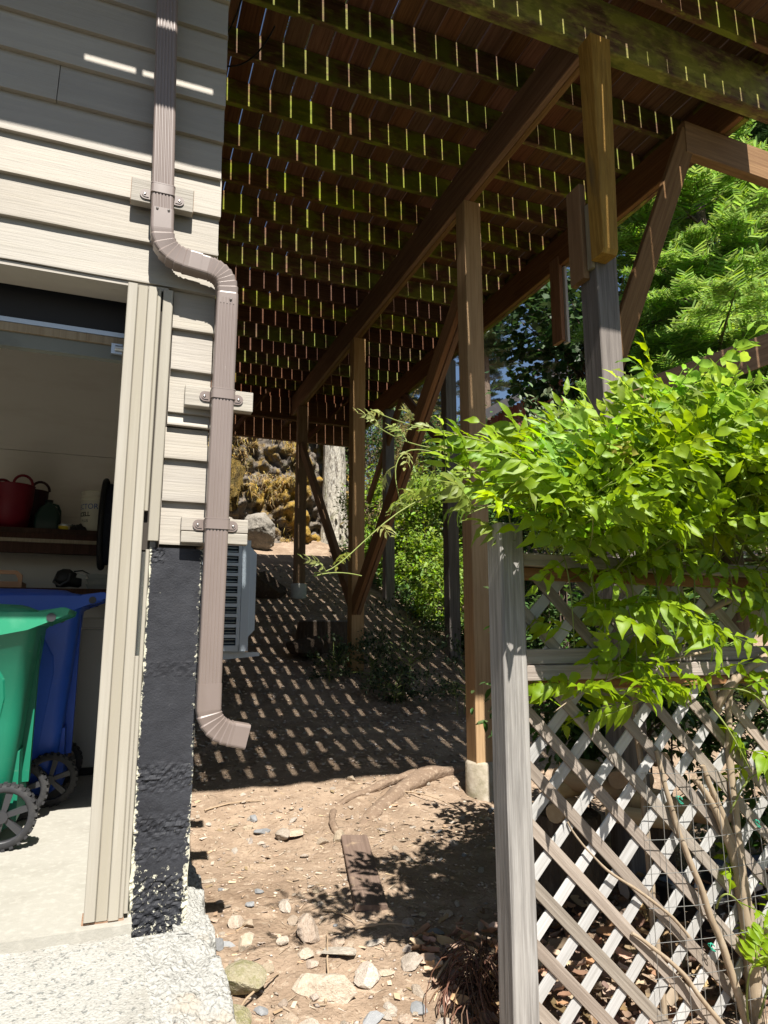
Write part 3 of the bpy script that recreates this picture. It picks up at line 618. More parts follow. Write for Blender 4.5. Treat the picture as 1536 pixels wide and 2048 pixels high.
beam('side_rim', (.283, 1.34, 4.594), (.283, 1.64, 4.594), .188, .04, M['moss'], deck, side=(0, 0, 1))
beam('front_rim', (-2.8, 1.662, 4.594), (.262, 1.662, 4.594), .188, .04, M['moss'], deck, side=(0, 0, 1))
for a, b in ((-2.8, -.32), (-.118, -.09), (.205, .30)): beam('sun_slot_filler', (a, 1.80, 4.66), (b, 1.80, 4.66), .055, .12, M['deckwood'], deck, side=(0, 0, 1))  # added fillers, shape the sun through the slot into dashes on the wall
ycut = [3.277 + .4055 * k for k in range(-4, 18)]
for k, y in enumerate(ycut):
    if abs(y - 2.872) < .01: y = 2.885
    x0 = -2.8 if 1.9 < y < 2.6 else .304
    beam('joist', (x0, y + .019, 4.598 + random.uniform(-.002, .002)), (3.6, y + .019, 4.598), .182, .038, M['moss' if (k < 12 or k % 2) else 'deckwood'], deck, side=(0, 0, 1))
beam('mossy_cross_beam', (.30, 2.645, 4.383), (3.70, 2.645, 4.383), .335, .085, M['mossbeam'], deck, side=(0, 0, 1), c=.006)
beam('right_rim', (3.64, 1.345, 4.594), (3.64, 10.45, 4.594), .19, .04, M['moss'], deck, side=(0, 0, 1))
beam('ledger', (.325, 2.9, 4.594), (.325, 9.4, 4.594), .19, .038, M['deckwood'], deck, side=(0, 0, 1))
for dx in (0, .046): beam('main_beam', (2.252 + dx, 2.69, 4.356), (2.252 + dx, 10.4, 4.356), .286, .0435, M['beamwood'], deck, side=(0, 0, 1))
for dx in (0, .046): beam('edge_beam', (3.492 + dx, 2.695, 4.356), (3.492 + dx, 10.4, 4.356), .286, .0435, M['moss' if dx else 'beamwood'], deck, side=(0, 0, 1))
for y, a, b in ((10.33, 4.0, 4.34), (9.75, 4.16, 4.50)): beam('end_beam', (.32, y, (a+b)/2), (3.47, y, (a+b)/2), b-a, .09, M['deckwood'], deck, side=(0, 0, 1))
for xx in (1.0, 1.7, 2.9): beam('end_brace', (xx - .25, 10.2, 4.05), (xx + .12, 9.3, 4.46), .04, .09, M['deckwood'], deck)
def post(x0, y0, z0, z1, m, w_=.14): return beam('post', (x0 + w_/2, y0 + w_/2, z0), (x0 + w_/2, y0 + w_/2, z1), w_, w_, M[m], deck, side=(1, 0, 0), c=.005)
post(2.23, 4.07, .13, 4.21, 'postwood'); post(2.23, 6.68, .45, 4.21, 'postwood'); post(2.23, 9.17, 1.62, 4.21, 'beamwood')
post(2.25, 2.665, -.3, 3.02, 'greywood'); post(3.46, 6.87, .5, 4.21, 'greywood'); post(3.46, 8.85, 1.3, 4.21, 'greywood')
post(3.47, 10.25, 1.7, 4.21, 'greywood', .09)
M['pier'] = mat('pier_concrete', (.36,.31,.24), [((.24,.19,.13), (1,1,1), 5, .5, .7, .7), ((.46,.42,.34), (1,1,1), 18, .5, .7, .6), ((.12,.11,.05), (1,1,1), 3, .6, .7, .6)], .9, [((1,1,1), 30, .6, .01)], rnd=False)
M['palepier'] = mat('pale_pier_concrete', (.5,.49,.44), [((.3,.29,.25), (1,1,1), 6, .5, .7, .7)], .9, [((1,1,1), 30, .5, .01)])
for (cx, cy, z0, z1, r_, pm) in ((2.30, 4.14, -.35, .135, .105, 'pier'), (2.30, 9.24, 1.1, 1.625, .11, 'palepier'), (3.53, 8.92, .7, 1.30, .11, 'palepier'), (3.53, 6.94, .1, .52, .11, 'palepier'), (2.30, 6.75, .1, .46, .1, 'pier')):
    MB().lathe([(r_*1.05, z0), (r_*1.02, z0+.2), (r_, z1-.015), (r_-.012, z1), (.001, z1+.002)], (cx, cy, 0), 22).build('footing', M[pm], deck)
for dx in (0, .052):
    beam('long_brace', (2.255 + dx, 4.18, 3.52), (2.255 + dx, 6.72, 1.20), .044, .15, M['brace'], deck, side=(1, 0, 0))
beam('long_brace', (2.29, 9.2, 3.62), (2.29, 6.78, 1.20), .06, .14, M['brace'], deck, side=(1, 0, 0))
beam('knee_brace', (3.50, 8.2, 4.3), (3.50, 9.7, 2.97), .05, .12, M['beamwood'], deck, side=(1, 0, 0))
beam('knee_brace', (3.50, 8.4, 4.35), (3.50, 7.0, 3.15), .05, .12, M['beamwood'], deck, side=(1, 0, 0))
# front frame: stub tinted with sun bounce, scabs, cross brace
m = MB(); B_ = [(2.215, 2.56), (2.312, 2.56), (2.312, 2.663), (2.215, 2.663)]; T_ = [(2.155, 2.49), (2.285, 2.49), (2.285, 2.60), (2.155, 2.60)]
def mid(t): return [(a[0]*(1-t)+b[0]*t, a[1]*(1-t)+b[1]*t) for a, b in zip(B_, T_)]
m.loft([[(px*.985+.033, py+.012*(py<2.6), 2.93) for px, py in B_], [(px, py, 2.955) for px, py in B_]] + [[(px, py, 2.955 + 1.2*t) for px, py in mid(t)] for t in (.5, 1)], smooth=False)
m.build('front_strut', M['bouncewood'], deck, bevel=.006)
beam('scab_board', (2.226, 2.775, 2.86), (2.226, 2.775, 3.42), .12, .04, M['brace'], deck, side=(0, 1, 0)); beam('scab_board', (2.238, 2.69, 2.9), (2.238, 2.69, 3.28), .02, .045, M['plainwood'], deck, side=(1, 0, 0))
beam('scab_board', (3.475, 4.66, 3.50), (3.475, 4.66, 4.3), .14, .04, M['brace'], deck, side=(0, 1, 0)); beam('scab_board', (3.515, 4.60, 3.48), (3.515, 4.60, 4.2), .03, .06, M['slatback'], deck, side=(1, 0, 0))
beam('cross_beam', (3.17, 2.88, 4.10), (5.3, 2.88, 4.06), .225, .07, M['brace'], deck, side=(0, 0, 1))
beam('cross_brace', (3.215, 2.87, 4.14), (2.40, 2.87, 2.25), .04, .135, M['brace'], deck, side=(0, 1, 0))
beam('cross_brace', (2.42, 2.85, 2.18), (5.2, 2.85, 3.40), .07, .185, M['brace'], deck, side=(0, 1, 0))
post(5.1, 2.70, -.3, 4.2, 'greywood')
for (a, b, c_) in (((.42, 2.95, 4.42), (.40, 3.25, 4.30), (.36, 3.55, 4.47)), ((.62, 3.35, 4.45), (.55, 3.6, 4.36), (.40, 3.75, 4.46))):
    t = tag(MB().tube([Vector(a).lerp(Vector(b), u).lerp(Vector(b).lerp(Vector(c_), u), u) for u in np.linspace(0, 1, 12)], .005, 6).build('cable', M['black']), 'thin black cable drooping under the joists by the house ' + ('nearer the front' if a[0] < .5 else 'further back'), 'cable', 'cables under the deck')

# ------------------------------------------------------------------ lattice fence
fe = thing('lattice_fence', 'weathered grey lattice fence with a square end post', 'fence', (1.9, 1.95, -.35))
FX0, FX1 = 1.232, 3.3
m = MB(); zs = np.linspace(-.6, 1.345, 14); rings = []
for z in zs:
    o1 = .0022 * noise.noise((z * 3, 0, 0)); c = .005; a0, a1, b0, b1 = 1.141 + o1, 1.230 + o1, 1.89, 1.98
    rings.append([(a0+c, b0, z), (a1-c, b0, z), (a1, b0+c, z), (a1, b1-c, z), (a1-c, b1, z), (a0+c, b1, z), (a0, b1-c, z), (a0, b0+c, z)])
me = MB().loft(rings, smooth=False).mesh('post'); link('post', me, M['fencepost'], fe)
def rail(z0, z1, y0, y1, m='fencewood', x0=FX0, dz=0): beam('rail', (x0, (y0+y1)/2, (z0+z1)/2), (FX1, (y0+y1)/2, (z0+z1)/2 + dz), z1-z0, y1-y0, M[m], fe, side=(0, 0, 1), c=.003)
rail(1.208, 1.252, 1.905, 1.99, dz=-.02); rail(1.165, 1.2065, 1.94, 1.975, 'redwood', dz=-.02); rail(.884, .934, 1.935, 1.982); rail(.832, .882, 1.918, 1.975); rail(.798, .831, 1.932, 1.979, 'redwood')
beam('nailer', (1.245, 1.965, .936), (1.245, 1.965, 1.164), .024, .034, M['fencewood'], fe); beam('nailer', (1.248, 1.965, -.5), (1.248, 1.965, .797), .03, .034, M['fencewood'], fe)
def slats(x0, x1, z0, z1, sgn, y, m, off, pitch=.176):
    k0 = (z0 - x1 if sgn > 0 else z0 + x0); k1 = (z1 - x0 if sgn > 0 else z1 + x1)
    c = math.floor(k0 / pitch) * pitch + off
    while c < k1:
        if sgn > 0: xa, xb = max(x0, z0 - c), min(x1, z1 - c); f = lambda q: q + c      # z = x + c
        else: xa, xb = max(x0, c - z1), min(x1, c - z0); f = lambda q: c - q           # z = c - x
        if xb - xa > .03: beam('slat', (xa, y, f(xa)), (xb, y, f(xb)), .0065, .040, M[m], fe, side=(0, 1, 0), c=.0012)
        c += pitch * random.uniform(.985, 1.015)
slats(1.234, 3.3, .92, 1.18, -1, 1.9535, 'slatfront', .03); slats(1.234, 3.3, .92, 1.18, 1, 1.9612, 'slatback', .09)
slats(1.234, 3.3, -.55, .81, -1, 1.9535, 'slatfront', .055); slats(1.234, 3.3, -.55, .81, 1, 1.9612, 'slatback', .02)
M['wire'] = mat('galvanised_wire', (.3,.3,.29), rough=.4, metal=.6)
wn = thing('wire_mesh', 'sagging welded wire mesh leaning on the lattice fence', 'wire mesh', (2.3, 1.92, -.3))
def wy(x, z): return 1.925 + .012 * math.sin(x * 5 + z * 3) - .02 * max(0, .5 - z) * .3
wx = [1.70 + .062 * k for k in range(24)]; wz = [-.45 + .107 * k for k in range(10)]
for x in wx: MB().tube([(x + .05 * (.5 - z) * .4, wy(x, z), z - (x - 1.7) * .03) for z in np.linspace(-.45, .52, 14)], .0012, 4).build('wire', M['wire'], wn)
for z in wz: MB().tube([(x + .05 * (.5 - z) * .4, wy(x, z) - .0015, z - (x - 1.7) * .03 + .004 * math.sin(x * 9)) for x in np.linspace(1.68, 3.2, 26)], .0012, 4).build('wire', M['wire'], wn)
M['twine'] = mat('green_twine', (.03,.3,.2), rough=.7)
for (x, z) in ((1.83, .42), (2.18, .31), (1.93, -.06)): MB().tube([(x + .012*math.cos(a*1.3), wy(x, z) - .008 + .006*math.sin(a*2), z + .014*math.sin(a)) for a in np.linspace(0, 9, 20)], .0015, 5).build('twine_tie', M['twine'], wn)

# ------------------------------------------------------------------ wisteria
M['leaf'] = mat('wisteria_leaf', (.18,.33,.016), [((.29,.43,.025), (1,1,1), 6, .45, .65, .6), ((.3,.24,.05), (1,1,1), 26, .70, .76, .6)], .5, [((1,1,1), 60, .25, .003)], spec=.45, hsv=((.47,.515),(.85,1.08),(.6,1.5)), trans=(.42, 1.7))
M['young'] = mat('young_wisteria_leaf', (.24,.31,.06), [((.30,.31,.08), (1,1,1), 6, .45, .65, .6)], .45, spec=.4, hsv=((.47,.51),(.8,1.05),(.85,1.25)), trans=(.4, 1.4))
M['stem'] = mat('green_stem', (.20,.24,.06), rough=.6); M['bark'] = mat('vine_bark', (.31,.24,.165), [((.2,.145,.095), (30,30,3), 2, .5, .7, .6), ((.42,.36,.28), (8,8,8), 3, .55, .7, .5)], .85, [((30,30,4), 2, .5, .004)], rnd=False)
def leaflet(L, W, bend, rnd_):
    """pointed leaflet along +x, folded on its midrib, wavy edge"""
    st = [(0, .0), (.10, .55), (.28, 1.0), (.50, .92), (.70, .58), (.87, .2)]; V = [(0, 0, 0)]; F = []
    for i, (t, wd) in enumerate(st[1:]):
        z = -bend * t * t * L; e = .11 * W * math.sin(i * 2.4 + rnd_)
        V += [(t*L, wd*W/2, z + .18*wd*W + e), (t*L, 0, z), (t*L, -wd*W/2, z + .18*wd*W - e)]
    V.append((L, 0, -bend * L * 1.05)); n = len(st) - 1; tip = len(V) - 1
    F += [(0, 2, 1), (0, 3, 2)]
    for i in range(n - 1):
        a = 1 + 3*i; F += [(a, a+1, a+4), (a, a+4, a+3), (a+1, a+2, a+5), (a+1, a+5, a+4)]
    a = 1 + 3*(n-1); F += [(a, a+1, tip), (a+1, a+2, tip)]
    return np.array(V), np.array(F)
def compound(seed, L=.25, pairs=5, LL=.068, WW=.030, droop=.5):
    r_ = random.Random(seed); VV, FF = [], []; nb = 0
    def rach(t): return Vector((L*t*math.cos(droop*t*.6), 0, .05*L*t - droop * L * t * t * .55))
    pts = [rach(t) for t in np.linspace(0, 1, 6)]; rv = []
    for i, p in enumerate(pts):
        q = .0016 * (1.3 - i/6); rv += [p + Vector((0, q, 0)), p + Vector((0, -q*.6, q)), p + Vector((0, -q*.6, -q))]
    VV.append(np.array([tuple(v) for v in rv]));
    FF.append(np.array([f for i in range(5) for k in range(3) for f in ((3*i+k, 3*i+(k+1) % 3, 3*i+3+(k+1) % 3), (3*i+k, 3*i+3+(k+1) % 3, 3*i+3+k))])); nb = 18
    spots = [(.25 + .72*i/(pairs), s) for i in range(pairs) for s in (-1, 1)] + [(1.0, 0)]
    for t, s in spots:
        sc = r_.uniform(.8, 1.12) * (.78 + .3*math.sin(math.pi * min(1, t*.9)))
        v, f = leaflet(LL*sc, WW*sc*r_.uniform(.9, 1.15), r_.uniform(.1, .5), r_.uniform(0, 6))
        yaw = s * R(r_.uniform(42, 68)) if s else R(r_.uniform(-12, 12))
        Mx = Matrix.Translation(rach(t)) @ Matrix.Rotation(yaw, 4, 'Z') @ Matrix.Rotation(R(r_.uniform(5, 40)), 4, 'Y') @ Matrix.Rotation(R(r_.uniform(-30, 30)), 4, 'X')
        A = np.array(Mx); v = v @ A[:3, :3].T + A[:3, 3]; VV.append(v); FF.append(f + nb); nb += len(v)
    return np.vstack(VV), np.vstack(FF)
LEAVES = []
for s_ in range(9):
    v, f = compound(s_, L=random.uniform(.20, .30), pairs=random.choice((4, 5, 6)), LL=random.uniform(.058, .10), WW=random.uniform(.022, .035), droop=random.uniform(.1, .6))
    me = fast('leaf', v, f, True); me.materials.append(M['leaf']); LEAVES.append(me)
YELLOW = []
M['yellowleaf'] = mat('yellowing_leaf', (.36,.38,.04), [((.22,.34,.03), (1,1,1), 9, .45, .6, .7)], .5, spec=.3, hsv=((.47,.51),(.8,1.05),(.85,1.2)), trans=(.4, 1.3))
for s_ in range(3):
    v, f = compound(70 + s_, L=.24, pairs=4, LL=.075, WW=.031, droop=.4); me = fast('leaf', v, f, True); me.materials.append(M['yellowleaf']); YELLOW.append(me)
YOUNG = []
for s_ in range(4):
    v, f = compound(40 + s_, L=.10, pairs=4, LL=.034, WW=.011, droop=1.1); me = fast('young_leaf', v, f, True); me.materials.append(M['young']); YOUNG.append(me)
vine = thing('wisteria', 'leafy green wisteria sprawling over the lattice fence', 'wisteria', (2.1, 1.97, -.35))
def bezier3(p, n):
    p = [Vector(q) for q in p]; out = []
    for i in range(n + 1):
        t = i / n; q = p[:]
        while len(q) > 1: q = [a.lerp(b, t) for a, b in zip(q, q[1:])]
        out.append(q[0])
    return out
nleaf = 0; extraV, extraF, eb = [], [], 0
def put_leaf(p, d, young=False, sc=1.0):
    """a leaf at p leaving along d; the upper side turned to the light"""
    global nleaf, eb
    x = Vector(d).normalized(); up = Vector((random.uniform(-.5, .5), -.9 + random.uniform(-.5, .5), .75)); z = (up - x * up.dot(x)).normalized(); y = z.cross(x)
    s = sc * random.uniform(.85, 1.15)
    Mx = Matrix(((x.x*s, y.x*s, z.x*s, p[0]), (x.y*s, y.y*s, z.y*s, p[1]), (x.z*s, y.z*s, z.z*s, p[2]), (0, 0, 0, 1)))
    src = random.choice(YOUNG if young else (YELLOW if random.random() < .07 else LEAVES))
    if nleaf < 295: link('leaf', src, None, vine, Mx); nleaf += 1
    else:
        n = len(src.vertices); v = np.empty(n*3, np.float32); src.vertices.foreach_get('co', v); v = v.reshape(-1, 3); A = np.array(Mx)
        f = np.empty(len(src.polygons)*3, np.int32); src.polygons.foreach_get('vertices', f)
        extraV.append(v @ A[:3, :3].T + A[:3, 3]); extraF.append(f.reshape(-1, 3) + eb); eb += n
OUT = .88          # the crown leans out over the fence towards the drive
def shoot(pts, r0=.004, r1=.0015, m='stem', leaves=0, start=.15, young=False, sc=1.0, spread=1.0, name='shoot', out=None, root=True):
    if out:
        pts = [q if (i == 0 and root) else (q[0]*out, q[1]*out, 1 + (q[2]-1)*out) for i, q in enumerate(pts)]; sc *= .5 + .5*out
    c = bezier3(pts, 16); MB().tube(c, [r0 + (r1-r0)*i/16 for i in range(17)], 6).build(name, M[m], vine)
    for k in range(leaves):
        t = start + (1 - start) * (k + .5) / leaves; f = t * 16; i = min(15, int(f)); p = c[i].lerp(c[i+1], f - i); tg = (c[i+1] - c[i]).normalized()
        side = tg.cross(Vector((0, 0, 1))).normalized() * (1 if k % 2 else -1)
        d = tg * .5 + side * spread * random.uniform(.5, 1.1) + Vector((random.uniform(-.15, .4), random.uniform(-.5, .0), random.uniform(.0, .95)))
        put_leaf(p, d, young, sc)
rv = random.Random(11)
# foremost shoots: named by where they go, in metres
shoot([(1.55, 2.0, 1.30), (1.30, 1.95, 1.62), (1.10, 2.0, 1.56), (.95, 2.02, 1.47)], leaves=8, sc=.85, start=.35, out=.93)
shoot([(1.5, 2.0, 1.28), (1.3, 1.9, 1.45), (1.18, 1.90, 1.44), (1.04, 1.92, 1.37)], leaves=7, sc=.85, start=.3, out=.93)
shoot([(1.55, 2.05, 1.5), (1.22, 2.0, 1.74), (1.0, 2.02, 1.62), (.745, 2.05, 1.735)], r0=.003, leaves=4, start=.5, young=True, out=.93)
shoot([(1.2, 2.03, 1.63), (.95, 2.04, 1.60), (.85, 2.04, 1.62), (.73, 2.05, 1.70)], r0=.0025, leaves=3, start=.2, young=True, out=.93, root=False)
shoot([(1.3, 2.0, 1.5), (1.0, 2.0, 1.5), (.78, 2.0, 1.45), (.66, 2.0, 1.15), (.545, 2.0, 1.17)], r0=.003, leaves=5, start=.2, young=True, out=.93, root=False)
shoot([(.55, 2.0, 1.165), (.53, 2.0, 1.145), (.58, 2.0, 1.19), (.70, 2.0, 1.165)], r0=.002, leaves=0, out=.93, root=False)
shoot([(1.15, 2.0, 1.52), (.85, 2.02, 1.68), (.78, 2.02, 1.58), (.84, 2.0, 1.40)], r0=.0025, leaves=3, young=True, start=.4, out=.93, root=False)
for k in range(11):                   # crest
    x = 1.45 + .125 * k + rv.uniform(-.05, .05); zt = [1.50, 1.62, 1.75, 1.86, 1.90, 1.84, 1.72, 1.66, 1.68, 1.74, 1.76][k]
    for q in range(3):
        yo = rv.uniform(-.1, .25); shoot([(x, 2.0, 1.25), (x - .05, 1.95 + yo, zt - .25), (x + rv.uniform(-.08, .14), 1.95 + yo, zt - .1), (x + rv.uniform(-.1, .3), 1.90 + yo, zt - rv.uniform(-.02, .15))], leaves=9, start=.3, out=OUT)
for k in range(30):                   # the body facing the camera
    x = 1.36 + .058 * k; z = 1.24 + rv.uniform(.0, .26 + .16 * min(1, k / 12))
    shoot([(x, 2.02, z - .1), (x, 1.90, z + .02), (x + rv.uniform(-.1, .1), 1.80, z + .06), (x + rv.uniform(-.12, .28), 1.77, z + .10)], leaves=8, start=.2, out=.90)
for (x, z0, dx, dz, n) in ((1.36, 1.28, .03, -.34, 5), (1.45, 1.26, .03, -.24, 4), (1.54, 1.26, .03, -.40, 6), (1.64, 1.27, .0, -.42, 6), (1.73, 1.26, .03, -.30, 5), (1.82, 1.26, .04, -.36, 5), (1.95, 1.24, -.05, -.25, 5), (2.1, 1.24, .0, -.18, 4), (2.3, 1.25, .0, -.14, 4)):
    shoot([(x, 1.93, z0), (x + dx*.3, 1.84, z0 + .02), (x + dx*.8, 1.85, z0 + dz*.5), (x + dx, 1.86, z0 + dz)], leaves=n, start=.1)
shoot([(2.05, 1.93, .92), (1.8, 1.86, .90), (1.5, 1.86, .86), (1.30, 1.86, .74)], r0=.006, m='bark', leaves=8, start=.3, name='runner')
shoot([(2.0, 1.92, .80), (1.85, 1.84, .84), (1.7, 1.84, .78), (1.5, 1.86, .72)], leaves=8, start=.1); shoot([(2.02, 1.92, .78), (2.1, 1.84, .80), (2.15, 1.84, .78), (2.22, 1.84, .70)], leaves=4, start=.3)
shoot([(2.0, 1.93, .74), (2.03, 1.86, .68), (2.06, 1.85, .58), (2.12, 1.86, .50)], leaves=3, start=.3); shoot([(2.08, 1.93, .35), (2.12, 1.88, .5), (2.18, 1.86, .52), (2.24, 1.86, .46)], leaves=2, start=.6)
shoot([(1.98, 1.93, .05), (1.95, 1.88, .12), (1.98, 1.87, .14), (2.04, 1.87, .06)], leaves=2, start=.5); shoot([(2.05, 1.9, -.3), (2.0, 1.86, -.12), (2.05, 1.85, -.06), (2.14, 1.85, -.1)], leaves=5, start=.3); shoot([(2.1, 1.9, -.3), (2.16, 1.86, -.1), (2.2, 1.85, -.02), (2.28, 1.85, -.04)], leaves=4, start=.4)
for k in range(34):                   # deeper foliage behind the front
    x = 1.4 + rv.random() * 1.7; z = 1.28 + rv.random() * .36; y = 2.05 + rv.random() * .35
    shoot([(x, y, z - .2), (x, y - .1, z), (x + rv.uniform(-.2, .2), y - .15, z + .1), (x + rv.uniform(-.3, .3), y - .15, z)], leaves=7, start=.2)
# woody stems on and behind the lattice
for pts, ra, rb in (([(2.15, 1.95, -.45), (2.10, 1.93, -.05), (2.14, 1.93, .1), (2.06, 1.93, .35), (1.93, 1.94, .48)], .027, .009), ([(2.11, 1.93, -.02), (2.09, 1.92, .12), (2.12, 1.93, .3), (2.09, 1.95, .6), (2.16, 1.95, .8)], .018, .011),
                    ([(2.12, 1.93, -.45), (2.17, 1.93, .05), (2.13, 1.93, .2), (2.0, 1.93, .42), (1.97, 1.93, .52)], .017, .009), ([(2.08, 1.91, -.4), (1.95, 1.92, .1), (1.82, 1.92, .25), (1.78, 1.95, .58)], .014, .008),
                    ([(1.78, 1.99, -.3), (1.74, 1.99, .2), (1.76, 1.99, .5), (1.73, 1.99, .85)], .013, .010), ([(2.08, 1.95, .72), (2.10, 1.90, .83), (2.24, 1.89, .88), (2.45, 1.9, .96)], .017, .013),
                    ([(2.09, 1.95, .7), (2.0, 1.95, .85), (2.02, 1.96, 1.05), (1.92, 1.97, 1.25)], .012, .009), ([(2.05, 1.98, 1.05), (2.15, 1.92, 1.10), (2.25, 1.9, 1.17), (2.5, 1.9, 1.2)], .013, .011),
                    ([(1.40, 1.95, .38), (1.48, 1.925, .20), (1.7, 1.925, .16), (1.85, 1.93, -.02)], .003, .006), ([(2.04, 1.9, -.45), (1.9, 1.92, -.2), (1.75, 1.93, -.05), (1.62, 1.94, .02)], .010, .005)):
    c = bezier3(pts, 22); c = [p + Vector((.008*noise.noise(p*11), .004*noise.noise(p*9+Vector((3,0,0))), .0)) for p in c]
    MB().tube(c, [ra + (rb-ra)*i/22 + .0015*noise.noise(c[i]*25) for i in range(23)], 8).build('woody_stem', M['bark'], vine)
if extraV: tag(link('rear_leaves', fast('rear_leaves', np.vstack(extraV), np.vstack(extraF), True), M['leaf'], vine), kind='stuff')

# ------------------------------------------------------------------ ground: root, plank, stones, litter
M['rootbark'] = mat('root_bark', (.20,.14,.098), [((.19,.13,.085), (9,9,9), 2, .5, .68, .7), ((.42,.33,.24), (20,20,20), 2, .52, .68, .6)], .92, [((25,25,25), 2, .8, .012), ((8,8,8), 2, .6, .02)], rnd=False)
def gpt(x, y, dz=0): return (x, y, dirtz(x, y) + dz)
t = thing('tree_root', 'thick gnarled root crossing the bare dirt by the concrete pier', 'root', gpt(1.8, 4.25))
def root(pts, rad, name):
    c = bezier3(pts, 90); rings = []; u = None; n = 20
    c = [p + Vector((.03*noise.noise(p*4), .03*noise.noise(p*4+Vector((9,0,0))), .014*noise.noise(p*7))) for p in c]
    for i, p in enumerate(c):
        tg = (c[min(i+1, 90)] - c[max(i-1, 0)]).normalized(); u = tg.cross(Vector((0, 0, 1))).normalized(); v_ = u.cross(tg); r0 = np.interp(i/90, np.linspace(0, 1, len(rad)), rad)
        rings.append([tuple(p + (u*math.cos(a)*1.15 + v_*math.sin(a)*.85) * r0 * (1 + .28*noise.noise(p*7) + .16*noise.noise((math.cos(a)*2.2, math.sin(a)*2.2, i*.06)) + .12*noise.noise((math.cos(a)*5, math.sin(a)*5, i*.22)))) for a in [2*math.pi*j/n for j in range(n)]])
    MB().loft(rings).build(name, M['rootbark'], t)
root([gpt(2.6, 4.55, -.05), gpt(2.24, 4.50, .03), gpt(2.02, 4.46, .04), gpt(1.74, 4.22, .015), gpt(1.5, 4.02, -.008), gpt(1.22, 3.78, -.05)], [.025, .046, .062, .052, .042, .022], 'main_root')
root([gpt(1.95, 4.42, .03), gpt(1.62, 4.28, .022), gpt(1.36, 4.18, .006), gpt(1.16, 4.10, -.03)], [.03, .028, .02, .012], 'side_root')
root([gpt(1.27, 4.1, .0), gpt(1.22, 3.95, .02), gpt(1.2, 3.84, .02), gpt(1.22, 3.70, -.02)], [.018, .014, .02, .01], 'rootlet')
m = MB(); c = [Vector(gpt(1.262, 3.71, .012)), Vector(gpt(1.095, 2.975, .014))]
o = beam('plank', c[0], c[1], .145, .024, M['board'], None, side=(1, .2, 0)); tag(o, 'dirty brown plank half sunk in the bare dirt', 'plank')
M['stone'] = mat('tan_stone', (.42,.33,.24), [((.54,.45,.35), (1,1,1), 3, .45, .65, .7), ((.25,.185,.125), (1,1,1), 7, .52, .68, .7)], .9, [((1,1,1), 8, .5, .02), ((1,1,1), 30, .5, .01)], spec=.2, hsv=((.49,.51),(.6,1.05),(.8,1.2)))
M['greystone'] = mat('grey_stone', (.23,.235,.24), [((.33,.33,.33), (1,1,1), 5, .5, .7, .6)], .8, [((1,1,1), 12, .5, .01)], hsv=((.49,.51),(.8,1.1),(.8,1.2)))
M['mossstone'] = mat('mossy_stone', (.33,.29,.19), [((.22,.21,.09), (1,1,1), 3, .45, .6, .8), ((.42,.38,.28), (1,1,1), 9, .5, .66, .6)], .95, [((1,1,1), 14, .8, .02)], rnd=True)
def rockmesh(seed, flat=1.0, sub=3, lo=.42, hi=.8):
    bm = bmesh.new(); bmesh.ops.create_icosphere(bm, subdivisions=sub, radius=1); r_ = random.Random(seed)
    pl_ = []
    for _ in range(12):
        n = Vector((r_.gauss(0, 1), r_.gauss(0, 1), r_.gauss(0, 1))).normalized(); pl_.append((n, r_.uniform(lo, hi)))
    for v in bm.verts:
        p = v.co.copy()
        for n, d in pl_:
            q = p.dot(n)
            if q > d: p -= n * (q - d) * .95
        p *= 1 + .07 * noise.noise(p * 2.5 + Vector((seed, 0, 0))) + .035 * noise.noise(p * 7 + Vector((0, seed, 0)))
        p.z *= flat; v.co = p
    me = bpy.data.meshes.new('rock'); bm.to_mesh(me); bm.free(); return me
ROCKS = [rockmesh(s_, random.uniform(.45, .8)) for s_ in range(8)]; SLABS = [rockmesh(20 + s_, random.uniform(.30, .45), 3, .35, .7) for s_ in range(4)]
RM = {}
def rock(label, x, y, sx, sy, sz, m='stone', rz=None, src=None, dz=.0, name='stone', group=None, tilt=0.1):
    me = src or random.choice(ROCKS); key = (me.name, m)
    if key not in RM:
        q = me.copy(); q.materials.append(M[m]); RM[key] = q
    o = link(name, RM[key]); o.location = (x, y, dirtz(x, y) + sz * .25 + dz); o.scale = (sx, sy, sz)
    o.rotation_euler = (random.uniform(-tilt, tilt), random.uniform(-tilt, tilt), random.uniform(0, 6.3) if rz is None else rz)
    return tag(o, label, name if name != 'stone' else 'stone', group)
rock('large pale slab of stone beside a grey pebble near the root', .98, 3.88, .105, .075, .075, src=SLABS[0], rz=.5)
rock('reddish upright stone wedged against the large pale slab', .90, 3.84, .055, .05, .08, rz=.2)
rock('dark blue-grey flat pebble left of the large pale slab', .81, 3.95, .055, .035, .03, 'greystone', rz=.3)
rock('light grey pebble just above the dark blue-grey flat one', .78, 4.10, .045, .035, .03, 'greystone')
rock('pale stone at the head of the plank, left of the other', 1.10, 3.74, .055, .035, .035); rock('pale angular stone touching the upper end of the plank', 1.185, 3.74, .055, .04, .05)
rock('tan cone-shaped stone standing on the dirt', .79, 2.88, .07, .06, .095, rz=1)
rock('low split stone right of the concrete footing', .52, 3.02, .06, .05, .05); rock('small stone leaning on the split stone by the footing', .57, 3.00, .035, .03, .04)
rock('flat cream stone below the cone-shaped stone', .86, 2.73, .085, .055, .05, src=SLABS[1], rz=-.4)
rock('broad flat slab with a shaded front edge near the bottom of the dirt', .77, 2.52, .13, .085, .13, src=ROCKS[3], rz=-.35, dz=-.03)
rock('block-shaped stone right of the broad flat slab', .93, 2.55, .075, .06, .055, rz=.2); rock('dark stone lying in the vine shadow', 1.12, 2.58, .07, .06, .05, rz=.5)
rock('greenish lichen-covered boulder against the concrete footing', .475, 2.60, .11, .10, .12, 'mossstone', name='boulder', rz=.4)
